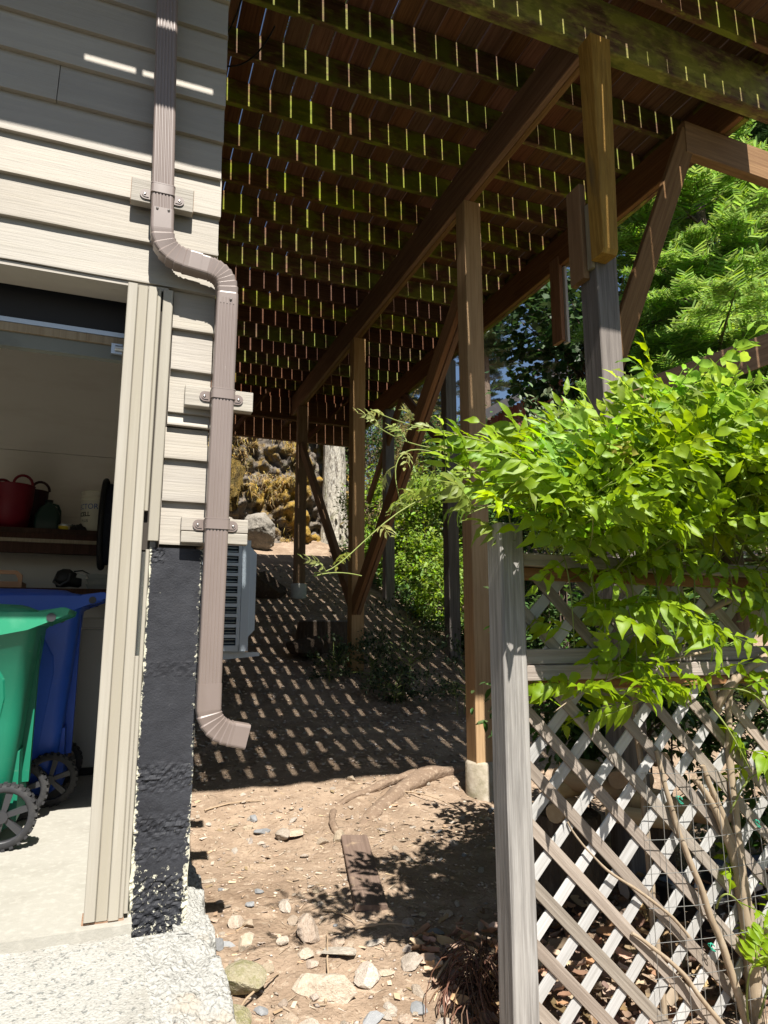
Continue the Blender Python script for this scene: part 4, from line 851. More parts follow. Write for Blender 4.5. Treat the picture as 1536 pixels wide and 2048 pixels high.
rock('mossy wedge boulder at the foot of the concrete footing', .37, 2.38, .13, .10, .10, 'mossstone', name='boulder', rz=1)
rock('thin tan flake lying by the footing beside the foundation', .46, 3.46, .07, .035, .02, src=SLABS[3], rz=.4)
rock('leaf-shaped tan stone in the middle of the bare dirt', .75, 3.12, .035, .045, .04); rock('wide flat tan stone at the shadow edge below the plank', 1.02, 2.76, .085, .04, .025, src=SLABS[3], rz=.1)
rock('pale flat stone at the bottom edge of the dirt', .64, 2.34, .08, .05, .03, src=SLABS[0]); rock('white quartz pebble in the bare dirt', .66, 3.28, .025, .02, .02, 'greystone')
rock('triangular stone at the shadow line under the deck', 1.48, 4.42, .05, .03, .05)
rs = random.Random(5); SMALLS = [rockmesh(60 + s_, rs.uniform(.4, .8), 2) for s_ in range(6)]
k = 0
while k < 150:
    x = rs.uniform(.42, 2.2); y = rs.uniform(2.1, 4.6)
    if rs.random() > (1.0 if y < 3.0 else .45) or x > .9 + (y - 2) * .75 or (1.0 < x < 1.4 and 2.9 < y < 3.75): continue
    s_ = rs.uniform(.012, .034) * (1.2 if y < 2.9 else .9)
    where = ('against the concrete footing' if x < .62 else 'between the broad slab and the footing') if y < 2.8 else ('in the vine shadow by the fence post' if x > 1.0 and y < 3.3 else ('on the open dirt left of the plank' if y < 3.75 else 'near the root at the deck shadow edge'))
    rock('small tan stone scattered ' + where, x, y, s_ * rs.uniform(1, 1.7), s_, s_ * rs.uniform(.5, .9), 'stone' if rs.random() < .95 else 'greystone', src=rs.choice(SMALLS), group='small stones ' + where, tilt=.3); k += 1
def scatter(tV, tF, places):
    """places: list of 4x4 matrices; returns one joined mesh"""
    A = np.array([np.array(q) for q in places]); n = len(A); v = np.einsum('nij,vj->nvi', A[:, :3, :3], tV) + A[:, None, :3, 3]
    f = tF[None] + (np.arange(n) * len(tV))[:, None, None]
    return v.reshape(-1, 3), f.reshape(-1, tF.shape[1])
gv = np.array([(1,0,0),(-.9,.2,0),(0,.9,.1),(.1,-.8,0),(.1,.1,.7),(0,0,-.6)]); gf = np.array([(0,2,4),(2,1,4),(1,3,4),(3,0,4),(2,0,5),(1,2,5),(3,1,5),(0,3,5)])
pls = []
for _ in range(7000):
    x = rs.uniform(.38, 3.4); y = 1.9 + 9 * rs.random() ** 1.5; s_ = rs.uniform(.003, .011) * (1 if y < 4.6 else 2.2)
    if x < .45 and y > 3: continue
    pls.append(Matrix.Translation((x, y, dirtz(x, y) + s_*.2)) @ Matrix.Rotation(rs.uniform(0, 6.3), 4, 'Z') @ Matrix.Rotation(rs.uniform(-.5, .5), 4, 'X') @ Matrix.Diagonal((s_*rs.uniform(1, 1.6), s_, s_*rs.uniform(.5, .9), 1)))
M['grit'] = mat('gravel', (.42,.32,.235), rough=.95, spec=.15, hsv=((.49,.51),(.55,1.1),(.55,1.35)), island=True)
v, f = scatter(gv, gf, pls); tag(link('gravel', fast('gravel', v, f), M['grit']), 'fine gravel and grit strewn over the dirt', 'gravel', kind='stuff')
# dry litter: bark flakes, needles, twigs
fv = np.array([(-1,-.3,0),(1,-.35,.05),(1.1,.3,.0),(-.9,.35,.12)]); ff = np.array([(0,1,2),(0,2,3)])
pls = []
for _ in range(4600):
    x = rs.uniform(.4, 3.4); y = rs.uniform(1.9, 8.5)
    big = rs.random() < .25; L = rs.uniform(.008, .022) if big else rs.uniform(.012, .035); wd = L * rs.uniform(.4, .8) if big else rs.uniform(.0008, .0018)
    pls.append(Matrix.Translation((x, y, dirtz(x, y) + .004)) @ Matrix.Rotation(rs.uniform(0, 6.3), 4, 'Z') @ Matrix.Rotation(rs.uniform(-.3, .3), 4, 'X') @ Matrix.Rotation(rs.uniform(-.25, .25), 4, 'Y') @ Matrix.Diagonal((L, wd * 2.4, L, 1)))
M['litter'] = mat('dry_litter', (.42,.30,.19), rough=.9, hsv=((.485,.515),(.6,1.1),(.45,1.45)), island=True)
v, f = scatter(fv, ff, pls); tag(link('litter', fast('litter', v, f), M['litter']), 'dry bark flakes and needles on the dirt', 'litter', kind='stuff')
M['twig'] = mat('dry_twig', (.34,.25,.165), [((.22,.15,.09), (1,1,1), 20, .5, .7, .6)], .9)
for i, (a, b, h, lb) in enumerate((((.52, 4.22), (.86, 4.26), .03, 'crooked dry twig on the dirt below the downspout'), ((.40, 2.42), (.62, 2.66), .05, 'bent pale twig across the lichen-covered boulder'), ((.74, 2.47), (.86, 2.86), .02, 'straight thin twig beside the broad flat slab'),
    ((.98, 2.85), (1.22, 2.80), .03, 'curved twig in the vine shadow below the plank'), ((1.02, 3.02), (1.12, 2.98), .05, 'forked twig at the lower end of the plank'), ((1.7, 4.2), (2.0, 3.95), .04, 'looped pale twig beside the root'), ((1.15, 2.45), (1.38, 2.55), .09, 'brown twig rising from the dead brush'), ((.9, 3.05), (1.0, 2.9), .02, 'short twig left of the plank end'))):
    p0, p1 = Vector(gpt(*a, .008)), Vector(gpt(*b, .008)); md = p0.lerp(p1, .5) + Vector((rs.uniform(-.05, .05), rs.uniform(-.04, .04), h))
    c = bezier3([p0, md, p1], 14); c = [q + Vector((.006*noise.noise(q*30), .006*noise.noise(q*30 + Vector((5,0,0))), 0)) for q in c]
    tag(MB().tube(c, [.0055 - .003*i_/14 for i_ in range(15)], 6).build('twig', M['twig']), lb, 'twig', 'twigs on the dirt')

# ------------------------------------------------------------------ behind the fence: wood pile, log rounds, crates, dead brush and leaves
M['cutlog'] = mat('peeled_log', (.42,.28,.15), [((.3,.18,.09), (3,3,.6), 3, .5, .7, .6), ((.52,.38,.22), (20,20,1), 2, .5, .7, .5), ((.2,.2,.06), (2,2,2), 2, .62, .72, .4)], .8, [((20,20,1), 2, .4, .005)], hsv=((.49,.51),(.85,1.1),(.75,1.15)))
M['roughbark'] = mat('rough_bark', (.085,.06,.042), [((.15,.11,.075), (14,14,3), 2, .5, .66, .8), ((.36,.28,.19), (3,3,3), 3, .66, .72, .7)], .95, [((16,16,4), 2, 1, .03)], rnd=True)
lr = random.Random(3)
def log(label, p0, p1, r_, m='cutlog', name='log', group='logs stacked behind the fence'):
    L = (Vector(p1) - Vector(p0)).length; mb = MB(); n = 14
    prof = [(r_*.92, 0), (r_, .012), (r_*1.02, L*.35), (r_*.98, L*.7), (r_, L-.012), (r_*.92, L)]
    rings = [[(rr*math.cos(a)*(1+.06*noise.noise((math.cos(a), math.sin(a), L*3+h))), rr*math.sin(a)*(1+.06*noise.noise((math.sin(a), h, L*5))), h) for a in [2*math.pi*j/n for j in range(n)]] for rr, h in prof]
    mb.loft(rings, True, True); o = mb.build(name, M[m], None, frame_matrix(p0, p1)); return tag(o, label, 'log', group)
for lab, a, b, r_ in (('lowest peeled log end by the grey fence post', (1.80, 2.60, .215), (2.02, 2.80, .20), .042), ('second peeled log end above the lowest by the fence post', (1.83, 2.66, .295), (2.15, 2.85, .25), .040),
                      ('reddish split log running along the top of the pile', (1.90, 2.72, .335), (2.45, 2.66, .20), .045), ('short yellow log end lying on top of the pile', (2.14, 2.60, .325), (2.30, 2.72, .325), .042),
                      ('peeled log behind the yellow log end', (2.0, 2.80, .37), (2.5, 2.80, .26), .04), ('orange split log at the right of the pile', (2.2, 2.62, .24), (2.72, 2.58, .12), .048),
                      ('peeled log under the orange split log', (2.05, 2.55, .205), (2.45, 2.52, .13), .036), ('charred log end at the right end of the pile', (2.55, 2.6, .17), (2.80, 2.62, .10), .046), ('small round log end high on the right behind the stem', (2.42, 2.60, .40), (2.50, 2.75, .36), .03)):
    log(lab, a, b, r_)
log('large dark log round standing under the wood pile', (1.98, 2.78, -.30), (1.98, 2.78, .165), .165, 'roughbark', 'log_round', 'log rounds under the wood pile'); log('second log round under the right end of the pile', (2.42, 2.76, -.30), (2.42, 2.76, .10), .13, 'roughbark', 'log_round', 'log rounds under the wood pile')
M['crate'] = mat('black_crate_plastic', (.02,.022,.025), rough=.35, spec=.5)
for lab, x, y, z, rz, nm in (('black plastic crate behind the mesh, nearest the stems', 2.42, 2.40, -.29, .2, 0), ('black plastic crate at the right picture edge', 2.78, 2.45, -.29, -.15, 1)):
    t = thing('crate', lab, 'crate', (x, y, z), 'black crates behind the fence', rz)
    m = MB(); m.loft([rrect(.15, .12, .02, 0), rrect(.165, .135, .02, .20), rrect(.18, .15, .02, .202), rrect(.18, .15, .02, .225), rrect(.16, .13, .02, .223), rrect(.145, .115, .02, .01)], True, True); m.build('crate_body', M['crate'], t, local=True)
    for sy in (-1, 1):
        for q in range(4): MB().box(-.13 + .07*q, -.09 + .07*q, sy*.135 - .006, sy*.135 + .006, .04, .16).build('rib', M['crate'], t, local=True)
    MB().box(-.16, .16, -.152, -.148, .205, .222).build('rim_band', M['crate'], t, local=True)
    for q in range(3): MB().tube([(-.1 + .1*q, -.15, .19), (-.06 + .1*q, -.158, .175), (-.02 + .1*q, -.15, .19)], .006, 6).build('grip', M['crate'], t, local=True)
cv = []; cf = []
for i in range(4):
    for j in range(4):
        u, w_ = i/3 - .5, j/3 - .5; cv.append((u*2, w_*1.1*(1 - abs(u)*1.1), .5*u*u + .9*w_*w_ + .12*math.sin(u*7 + w_*5)))
for i in range(3):
    for j in range(3): a = i*4 + j; cf += [(a, a+1, a+5), (a, a+5, a+4)]
pls = []
for _ in range(900):
    x = rs.uniform(1.15, 3.0); y = rs.uniform(1.97, 2.7); s_ = rs.uniform(.018, .045); h = rs.random() ** 2 * .16 * max(0, 1 - abs(y - 2.25)) * (1 if x > 1.3 else .3)
    pls.append(Matrix.Translation((x, y, gz(x, y) + .015 + h)) @ Matrix.Rotation(rs.uniform(0, 6.3), 4, 'Z') @ Matrix.Rotation(rs.uniform(-.9, .9), 4, 'X') @ Matrix.Rotation(rs.uniform(-.6, .6), 4, 'Y') @ Matrix.Scale(s_, 4))
M['deadleaf'] = mat('dead_leaf', (.42,.27,.15), rough=.8, hsv=((.47,.52),(.6,1.1),(.3,1.3)), island=True, trans=(.2, 1.0))
v, f = scatter(np.array(cv), np.array(cf), pls); tag(link('dead_leaves', fast('dead_leaves', v, f, True), M['deadleaf']), 'curled dead leaves heaped behind the lattice fence', 'dead leaves', kind='stuff')
t = thing('dead_fern', 'tangled brown dead fern clump at the foot of the fence post', 'dead fern', gpt(1.30, 2.32))
M['brush'] = mat('dead_frond', (.11,.055,.033), rough=.9, hsv=((.48,.52),(.8,1.1),(.5,1.5)), island=True)
m = MB()
for _ in range(150):
    a = rs.uniform(0, 6.3); L = rs.uniform(.08, .22); h = rs.uniform(.05, .26); bx, by = 1.30 + rs.uniform(-.05, .05), 2.32 + rs.uniform(-.05, .05); z = gz(bx, by)
    m.tube(bezier3([(bx, by, z), (bx + .3*L*math.cos(a), by + .3*L*math.sin(a), z + h*1.3), (bx + L*math.cos(a), by + L*math.sin(a), z + h*.4), (bx + L*1.1*math.cos(a + .5), by + L*1.1*math.sin(a + .5), z + .01)], 6), .0022, 4)
tag(m.build('fronds', M['brush'], t), kind='stuff')

# ------------------------------------------------------------------ vegetation generators
def quads_leaf(kind):
    if kind == 'broad':   # lobed leaf, unit length
        v = np.array([(0,0,0),(.25,.38,.05),(.55,.32,.02),(.62,.5,.05),(1,0,-.1),(.62,-.5,.05),(.55,-.32,.02),(.25,-.38,.05)]); f = np.array([(0,2,1),(0,4,2),(2,4,3),(0,6,4),(0,7,6),(4,6,5)])
    elif kind == 'oval':
        v = np.array([(0,0,0),(.3,.22,.06),(.7,.2,.03),(1,0,-.08),(.7,-.2,.03),(.3,-.22,.06),(.5,0,-.02)]); f = np.array([(0,6,1),(1,6,2),(2,6,3),(3,6,4),(4,6,5),(5,6,0)])
    else:                 # fir sprig: needles in two ranks along a twig
        v = []; f = []; n = 15
        for i in range(n):
            t = i / n; L = .26 * (1 - .55*t) + .06
            for s_ in (-1, 1):
                b = len(v); up_ = .05 * (i % 3 - .6)
                v += [(t, 0, 0), (t + .05, 0, .0), (t + L*.62 + .055, s_*L, up_), (t + L*.62 + .01, s_*L, up_)]; f += [(b, b+1, b+2), (b, b+2, b+3)]
        b = len(v); v += [(0, -.012, 0), (0, .012, 0), (1.02, 0, 0), (0, 0, .015)]; f += [(b, b+1, b+2), (b, b+2, b+3)]
        v = np.array(v); f = np.array(f)
    return v, f
def orient(p, d, up, s):
    x = Vector(d).normalized(); up = Vector(up)
    z = up - x * up.dot(x)
    z = z.normalized() if z.length > 1e-4 else x.orthogonal().normalized()
    y = z.cross(x)
    return ((x.x*s, y.x*s, z.x*s, p[0]), (x.y*s, y.y*s, z.y*s, p[1]), (x.z*s, y.z*s, z.z*s, p[2]), (0, 0, 0, 1))
def leafmat(name, col, tr=.3, v=(.6, 1.4), hue=(.47, .52)):
    M[name] = mat(name, col, rough=.5, spec=.35, hsv=(hue, (.8, 1.1), v), island=True, trans=(tr, 1.3))
leafmat('firneedle', (.20,.36,.05), .4, (.35, 1.55)); leafmat('darkfir', (.03,.07,.02), .15); leafmat('shaded_mapleleaf', (.03,.075,.014), .28); leafmat('brightleaf', (.17,.28,.02), .4, (.6, 1.5))  # dark maple colour has the shade on that tree put into it
leafmat('shrubleaf', (.05,.11,.02), .3); leafmat('weedleaf', (.05,.08,.03), .2); leafmat('silverleaf', (.16,.22,.11), .3); leafmat('dryleaf', (.22,.19,.06), .3, (.5, 1.4)); leafmat('farneedle', (.055,.085,.03), .2)
M['trunk'] = mat('tree_bark', (.13,.095,.07), [((.06,.042,.03), (9,9,1.5), 2, .5, .66, .8), ((.22,.18,.14), (14,14,3), 2, .55, .7, .6)], .95, [((10,10,2), 2, 1, .05)])
SPR = quads_leaf('fir')
def fir(label, loc, H, R0, seed, m='firneedle', nb=64, z_low=.1, tw=.17, group=None, cat='tree', trunk_r=None):
    t = thing('fir_tree', label, cat, loc, group); r_ = random.Random(seed); pl_ = []; br = MB(); tr_ = trunk_r or H * .016
    MB().tube([(0.02*H*.3*noise.noise((seed, z*.3, 0)), 0, z*H) for z in np.linspace(-.03, 1, 12)], [tr_*(1 - .93*z) for z in np.linspace(0, 1, 12)], 10).build('trunk', M['trunk'], t, local=True)
    for i in range(nb):
        u = z_low + (1 - z_low) * (i + r_.random()) / nb; z = u * H * .98; L = R0 * (1 - u) ** .8 * r_.uniform(.42, 1.15) + .12
        a = i * 2.39996 + r_.uniform(-.4, .4); up0 = .35 * u + .05; base = Vector((0, 0, z)); d0 = Vector((math.cos(a), math.sin(a), 0))
        c = [base + d0 * L * s_ + Vector((0, 0, L * (up0 * s_ - (.42 - .3*u) * s_ * s_ + .12 * s_ ** 3))) for s_ in np.linspace(0, 1, 9)]
        br.tube(c, [.012 * L * (1.1 - s_) + .002 for s_ in np.linspace(0, 1, 9)], 5)
        n = max(4, int(L / tw * 1.25))
        for k in range(n):
            s_ = .12 + .88 * (k + r_.random()*.6) / n; f = min(7.99, s_ * 8); q = c[int(f)].lerp(c[int(f)+1], f - int(f)); tg = (c[int(f)+1] - c[int(f)]).normalized()
            TL = tw * (1.7 - .9 * s_) * (.6 + .6 * min(1, L))
            for sg in (-1, 1):
                sd = tg.cross(Vector((0, 0, 1))).normalized() * sg; d = (tg * r_.uniform(.6, 1) + sd * r_.uniform(.7, 1.1) + Vector((0, 0, r_.uniform(-.15, .15)))).normalized()
                pl_.append(orient(q, d, (0, 0, 1), TL * 1.15))
                for w_ in (.35, .62):
                    for s2 in (-1, 1):
                        d2 = (d + d.cross(Vector((0, 0, 1))).normalized() * s2 * .8 + Vector((0, 0, r_.uniform(-.1, .2)))).normalized(); pl_.append(orient(q + d * TL * w_, d2, (r_.uniform(-.2, .2), 0, 1), TL * .62))
        for w_ in range(3): pl_.append(orient(c[-2], (c[-1] - c[-2]).normalized() + Vector((r_.uniform(-.4, .4), r_.uniform(-.4, .4), r_.uniform(-.1, .3))), (0, 0, 1), tw * 1.2))
    br.build('branches', M['trunk'], t, local=True); t.children[-1]['kind'] = 'stuff'
    v, f = scatter(SPR[0], SPR[1], pl_); o = link('crown', fast('crown', v, f), M[m], t, local=True); o['kind'] = 'stuff'
    return t
BRO, OVA = quads_leaf('broad'), quads_leaf('oval')
def broad(name, label, loc, H, crown, nleaf_, size, seed, m, cat='tree', stems=1, tpl=BRO, trunk_r=.12, group=None, clumps=40, hang=.3, stemmat='trunk'):
    """crown: (centre z, rx, ry, rz)"""
    t = thing(name, label, cat, loc, group); r_ = random.Random(seed); cz, rx, ry, rz = crown
    cl = []
    for _ in range(clumps):
        while True:
            p = Vector((r_.uniform(-1, 1), r_.uniform(-1, 1), r_.uniform(-1, 1)))
            if .25 < p.length < 1: break
        cl.append((Vector((p.x*rx, p.y*ry, cz + p.z*rz)), r_.uniform(.14, .34)))
    mb = MB()
    for s_ in range(stems):
        off = Vector((r_.uniform(-1, 1), r_.uniform(-1, 1), 0)) * (.25 * rx if stems > 1 else 0); top = Vector((off.x*1.5, off.y*1.5, cz))
        mb.tube(bezier3([off + Vector((0, 0, -.15)), off.lerp(top, .5) + Vector((r_.uniform(-.1, .1), r_.uniform(-.1, .1), 0)), top], 8), [trunk_r * (1 - .6*i/8) for i in range(9)], 8)
    mb.build('trunk' if cat == 'tree' else 'stems', M[stemmat], t, local=True)
    br = MB()
    for c, _ in cl:
        h = max(.05, min(cz, c.z) * r_.uniform(.5, .9)); br.tube(bezier3([(0, 0, h), Vector((0, 0, h)).lerp(c, .5) + Vector((0, 0, .1*rz)), c], 6), [trunk_r*.4*(1.1 - i/6) + .002 for i in range(7)], 5)
    o = br.build('branches', M[stemmat], t, local=True); o['kind'] = 'stuff'
    pl_ = []
    for _ in range(nleaf_):
        c, rr = r_.choice(cl); g = Vector((r_.gauss(0, .5), r_.gauss(0, .5), r_.gauss(0, .42))); p = c + Vector((g.x*rr*rx*1.2, g.y*rr*ry*1.2, g.z*rr*rz*1.2))
        d = Vector((p.x/rx, p.y/ry, (p.z - cz)/rz)) * .6 + Vector((r_.gauss(0, .6), r_.gauss(0, .6), r_.gauss(0, .4) - hang))
        pl_.append(orient(p, d, (r_.uniform(-.5, .5), r_.uniform(-.7, .3), 1), size * r_.uniform(.6, 1.25)))
    v, f = scatter(tpl[0], tpl[1], pl_); o = link('crown' if cat == 'tree' else 'foliage', fast('crown', v, f), M[m], t, local=True); o['kind'] = 'stuff'
    return t

# ------------------------------------------------------------------ planted background
fir('bright green young fir filling the right side behind the braces', (6.5, 5.7, gz(6.5, 5.7)), 9.0, 2.5, 4, nb=78, z_low=.10, tw=.34)
fir('small dark fir below the bright fir behind the wisteria', (4.75, 5.6, gz(4.75, 5.6)), 3.3, 1.1, 9, nb=40, z_low=.06, tw=.2, m='firneedle')
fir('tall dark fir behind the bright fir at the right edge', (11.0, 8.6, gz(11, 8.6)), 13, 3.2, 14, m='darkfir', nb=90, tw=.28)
broad('maple_tree', 'broadleaf maple behind the deck braces with shade put into its leaf colour', (10.3, 12.0, gz(10.3, 12)), 9, (5.4, 2.7, 2.6, 2.5), 9000, .19, 21, 'shaded_mapleleaf', clumps=70)
broad('maple_tree', 'bright green maple high at the right picture edge', (13.5, 10.5, gz(13.5, 10.5)), 11, (7.2, 3.4, 3.0, 3.6), 9000, .22, 22, 'brightleaf', clumps=70)
broad('maple_tree', 'low dark leafy tree behind the wisteria at the right', (8.4, 8.3, gz(8.4, 8.3)), 4, (2.2, 1.6, 1.5, 1.8), 6500, .13, 23, 'shaded_mapleleaf', clumps=50)
broad('laurel_shrub', 'sunlit yellow-green shrub low between the deck posts', (4.55, 9.9, gz(4.55, 9.9)), 1.9, (.85, .75, .7, .95), 6500, .085, 31, 'brightleaf', 'shrub', 5, OVA, .012, clumps=60)
broad('laurel_shrub', 'darker leafy shrub right of the sunlit shrub under the deck edge', (5.6, 9.6, gz(5.6, 9.6)), 1.6, (.8, .8, .8, 1.0), 5200, .085, 32, 'shrubleaf', 'shrub', 5, OVA, .012, clumps=60)
broad('laurel_shrub', 'leafy shrub in the shade left of the sunlit shrub', (4.1, 11.0, gz(4.1, 11.0)), 1.6, (.8, .6, .6, .9), 3600, .08, 33, 'brightleaf', 'shrub', 5, OVA, .012, clumps=40)
broad('laurel_shrub', 'low pale green shrub at the foot of the grey post by the slope', (4.15, 8.3, gz(4.15, 8.3)), .9, (.4, .5, .7, .5), 3600, .07, 41, 'brightleaf', 'shrub', 6, OVA, .008, clumps=40)
broad('laurel_shrub', 'low dark shrub nearest the first deck post on the right', (4.1, 6.7, gz(4.1, 6.7)), .9, (.35, .5, .8, .45), 3600, .06, 42, 'shrubleaf', 'shrub', 6, OVA, .008, clumps=40)
broad('laurel_shrub', 'low sunlit shrub behind the low pale green shrub', (4.35, 9.2, gz(4.35, 9.2)), .9, (.45, .55, .5, .55), 3600, .07, 43, 'brightleaf', 'shrub', 6, OVA, .008, clumps=40)
broad('willow_shrub', 'silvery green twiggy shrub rising behind the wisteria', (3.98, 5.5, gz(3.98, 5.5)), 3, (2.2, .42, .4, .95), 2600, .075, 34, 'silverleaf', 'shrub', 7, OVA, .008, clumps=40, hang=-.4)
broad('laurel_shrub', 'dense dark shrub behind the lattice fence', (2.6, 3.05, gz(2.6, 3.05)), 1.6, (.95, .75, .3, .55), 4200, .06, 35, 'shrubleaf', 'shrub', 6, OVA, .008, clumps=50)
broad('laurel_shrub', 'small dark shrub low behind the right end of the fence', (3.3, 2.75, gz(3.3, 2.75)), 1.2, (.6, .5, .3, .45), 2600, .06, 36, 'shrubleaf', 'shrub', 6, OVA, .008, clumps=36)
broad('dry_shrub', 'dry yellowish bush on the slope behind the far posts', (7.0, 15.0, gz(7, 15)), 3, (1.5, 1.3, 1.2, 1.6), 5200, .11, 37, 'dryleaf', 'shrub', 5, OVA, .02, clumps=50)
broad('laurel_shrub', 'tall green bush on the slope right of the dry bush', (8.6, 15.6, gz(8.6, 15.6)), 3.4, (1.2, 1.5, 1.3, 1.2), 5200, .12, 38, 'shrubleaf', 'shrub', 5, OVA, .02, clumps=50)
broad('laurel_shrub', 'dark bush on the slope behind the sunlit trunk', (5.4, 14.4, gz(5.4, 14.4)), 2.6, (1.4, 1.1, 1.0, 1.5), 4200, .1, 39, 'shrubleaf', 'shrub', 5, OVA, .02, clumps=40)
wl = ('dark weed clump at the foot of the second deck post', 'dark weed clump left of the second deck post base', 'low weed in the shade right of the second deck post', 'sprawling weed in front of the far deck footing', 'weed clump near the first deck post in the shade', 'small weed at the left of the shaded dirt')
for k, (x, y, s_) in enumerate(((2.36, 6.42, .46), (1.98, 6.5, .36), (2.75, 6.35, .55), (3.1, 7.2, .62), (3.0, 5.6, .55), (2.4, 5.95, .34))):
    broad('weed', wl[k], (x, y, gz(x, y)), .4, (s_*.5, s_*.9, s_*.8, s_*.55), 800, .04, 50 + k, 'weedleaf', 'weed', 5, OVA, .004, clumps=16, hang=-.3, stemmat='stem', group='weeds under the deck')
for k, (x, y, H, R0, lb) in enumerate(((21, 36, 24, 3.6, 'tall far fir with a bare lower trunk seen beside the front post'), (28, 38, 26, 4.4, 'far fir right of the bare trunk'), (19, 40, 22, 3.5, 'far fir left of the bare trunk'), (14, 34, 20, 3.6, 'far fir beyond the slope behind the deck'), (34, 33, 26, 5, 'far fir above the shed roof'), (9, 36, 20, 3.6, 'far fir beyond the dry bush'), (40, 28, 26, 5, 'far fir at the right beyond the maple'), (4, 34, 18, 3.4, 'far fir beyond the rock outcrop'), (24.5, 42, 22, 4.2, 'far fir just behind and right of the bare trunk'))):
    fir(lb, (x, y, gz(x, y)), H, R0, 60 + k, m='farneedle', nb=70, z_low=(.5 if k == 0 else .22), tw=.5, group='firs far behind the deck', trunk_r=.45 if k == 0 else .3)
for k, (x, y, sx, sz, mm, lb) in enumerate(((6.2, 12.6, 1.5, 1.9, 'shrubleaf', 'big green bush behind the sunlit shrub'), (5.2, 12.2, 1.0, 1.3, 'dryleaf', 'small dry yellow bush just behind the sunlit shrub'), (7.8, 13.4, 1.5, 1.7, 'shrubleaf', 'tall dark bush behind the low dark tree'), (6.0, 17.5, 2.0, 2.6, 'dryleaf', 'tall dry bush high on the slope'), (9.8, 17.5, 2.0, 1.5, 'shrubleaf', 'dark bush in front of the far firs'), (12.0, 15.5, 2.0, 1.9, 'shaded_mapleleaf', 'dark bush below the shed'), (3.9, 16.5, 1.8, 2.2, 'shrubleaf', 'bush on top of the slope left of the sunlit trunk'), (6.2, 10.6, 1.0, 1.2, 'shrubleaf', 'dark shrub at the foot of the slope right of the posts'))):
    broad('slope_shrub', lb, (x, y, gz(x, y)), 3, (sz*.75, sx, sx*.9, sz*.8), 5000, .11, 80 + k, mm, 'shrub', 5, OVA, .02, clumps=55)
pls = []
for _ in range(12000):
    x = 3.72 + 3.8 * rs.random() ** 1.6; y = rs.uniform(5.2, 12.5); h = abs(rs.gauss(0, .22)) * (.5 + .5*noise.noise((x*1.3, y*1.3, 0))) + .02
    if noise.noise((x*.8, y*.8, 4)) < -.35: continue
    pls.append(orient((x, y, gz(x, y) + h), (rs.gauss(0, 1), rs.gauss(0, 1), rs.uniform(-.1, .6)), (rs.uniform(-.5, .5), rs.uniform(-.8, .3), 1), rs.uniform(.05, .11)))
v, f = scatter(OVA[0], OVA[1], pls); tag(link('ground_cover', fast('ground_cover', v, f), M['shrubleaf']), 'low green ground cover on the slope beside the deck', 'ground cover', kind='stuff')
# rock outcrop with moss, boulder, big trunk
M['rockface'] = mat('rock_face', (.17,.145,.12), [((.08,.066,.054), (1,1,1), 1.6, .45, .62, .8), ((.30,.27,.23), (1,1,1), 4, .55, .7, .6), ((.30,.19,.035), (1,1,.8), 1.3, .48, .56, .9), ((.36,.25,.11), (1,1,1), 7, .57, .66, .5), ((.13,.14,.05), (1,1,1), 2.2, .58, .66, .5)], .95, [((1,1,1), 5, 1, .1), ((1,1,1), 22, .9, .03)], spec=.1, rnd=False)
V = []; nx, nz = 230, 190
for j in range(nz):
    for i in range(nx):
        x = -3 + 8.0 * i / (nx-1); z = 1.6 + 6.4 * j / (nz-1)
        wx_ = x + .35 * noise.noise((x*1.1, z*1.1, 9)); cell = noise.voronoi((wx_*1.5 + z*.25, z*.75, 0.3))[0]; cel2 = noise.voronoi((wx_*3.4, z*2.6, 5.3))[0]
        y = 13.0 + .22 * (z - 2.4) - .95 * min(.55, cell[1] - cell[0]) - .45 * min(.3, cel2[1] - cel2[0]) + .3 * noise.noise((x*.8, z*.9, 7)) + .2 * fbm((x, z, 1), 5, 4) + .05 * noise.noise((x*21, z*17, 2)) + max(0, x - 3.4) * .9
        V.append((x, y, z))
F = [(j*nx+i, j*nx+i+1, (j+1)*nx+i+1, (j+1)*nx+i) for j in range(nz-1) for i in range(nx-1)]
tag(link('rock_outcrop', fast('rock_outcrop', V, F, False), M['rockface']), kind='structure')
pls = []
for _ in range(9000):                 # dry grass and moss hanging on the ledges
    i = rs.randrange(nx*nz); p = Vector(V[i])
    if p.x > 3.3 or p.x < .8 or not 2.4 < p.z < 5.2: continue
    if noise.noise((p.x*1.4, p.z*1.1, 12)) < (-.15 if p.x < 2.3 else .1): continue
    for q in range(5):
        pls.append(orient(p + Vector((rs.gauss(0, .05), -.03, rs.gauss(0, .05))), (rs.gauss(0, .4), -.6, rs.gauss(-.5, .6)), (0, -1, .3), rs.uniform(.07, .2)))
bl = np.array([(0, -.04, 0), (0, .04, 0), (.6, .02, -.02), (1, 0, -.2)]); bf = np.array([(0, 1, 2), (0, 2, 3)])
M['drygrass'] = mat('dry_grass', (.40,.26,.06), rough=.9, hsv=((.48,.53),(.6,1.1),(.35,1.4)), island=True, trans=(.3, 1.1))
v, f = scatter(bl, bf, pls); tag(link('dry_grass', fast('dry_grass', v, f), M['drygrass']), 'golden dry grass and moss hanging on the rock ledges', 'dry grass', kind='stuff')
M['greyboulder'] = mat('grey_boulder', (.25,.225,.19), [((.15,.135,.115), (1,1,1), 2, .46, .6, .8), ((.33,.30,.26), (1,1,1), 8, .5, .66, .6)], .95, [((1,1,1), 6, .8, .05)], rnd=True)
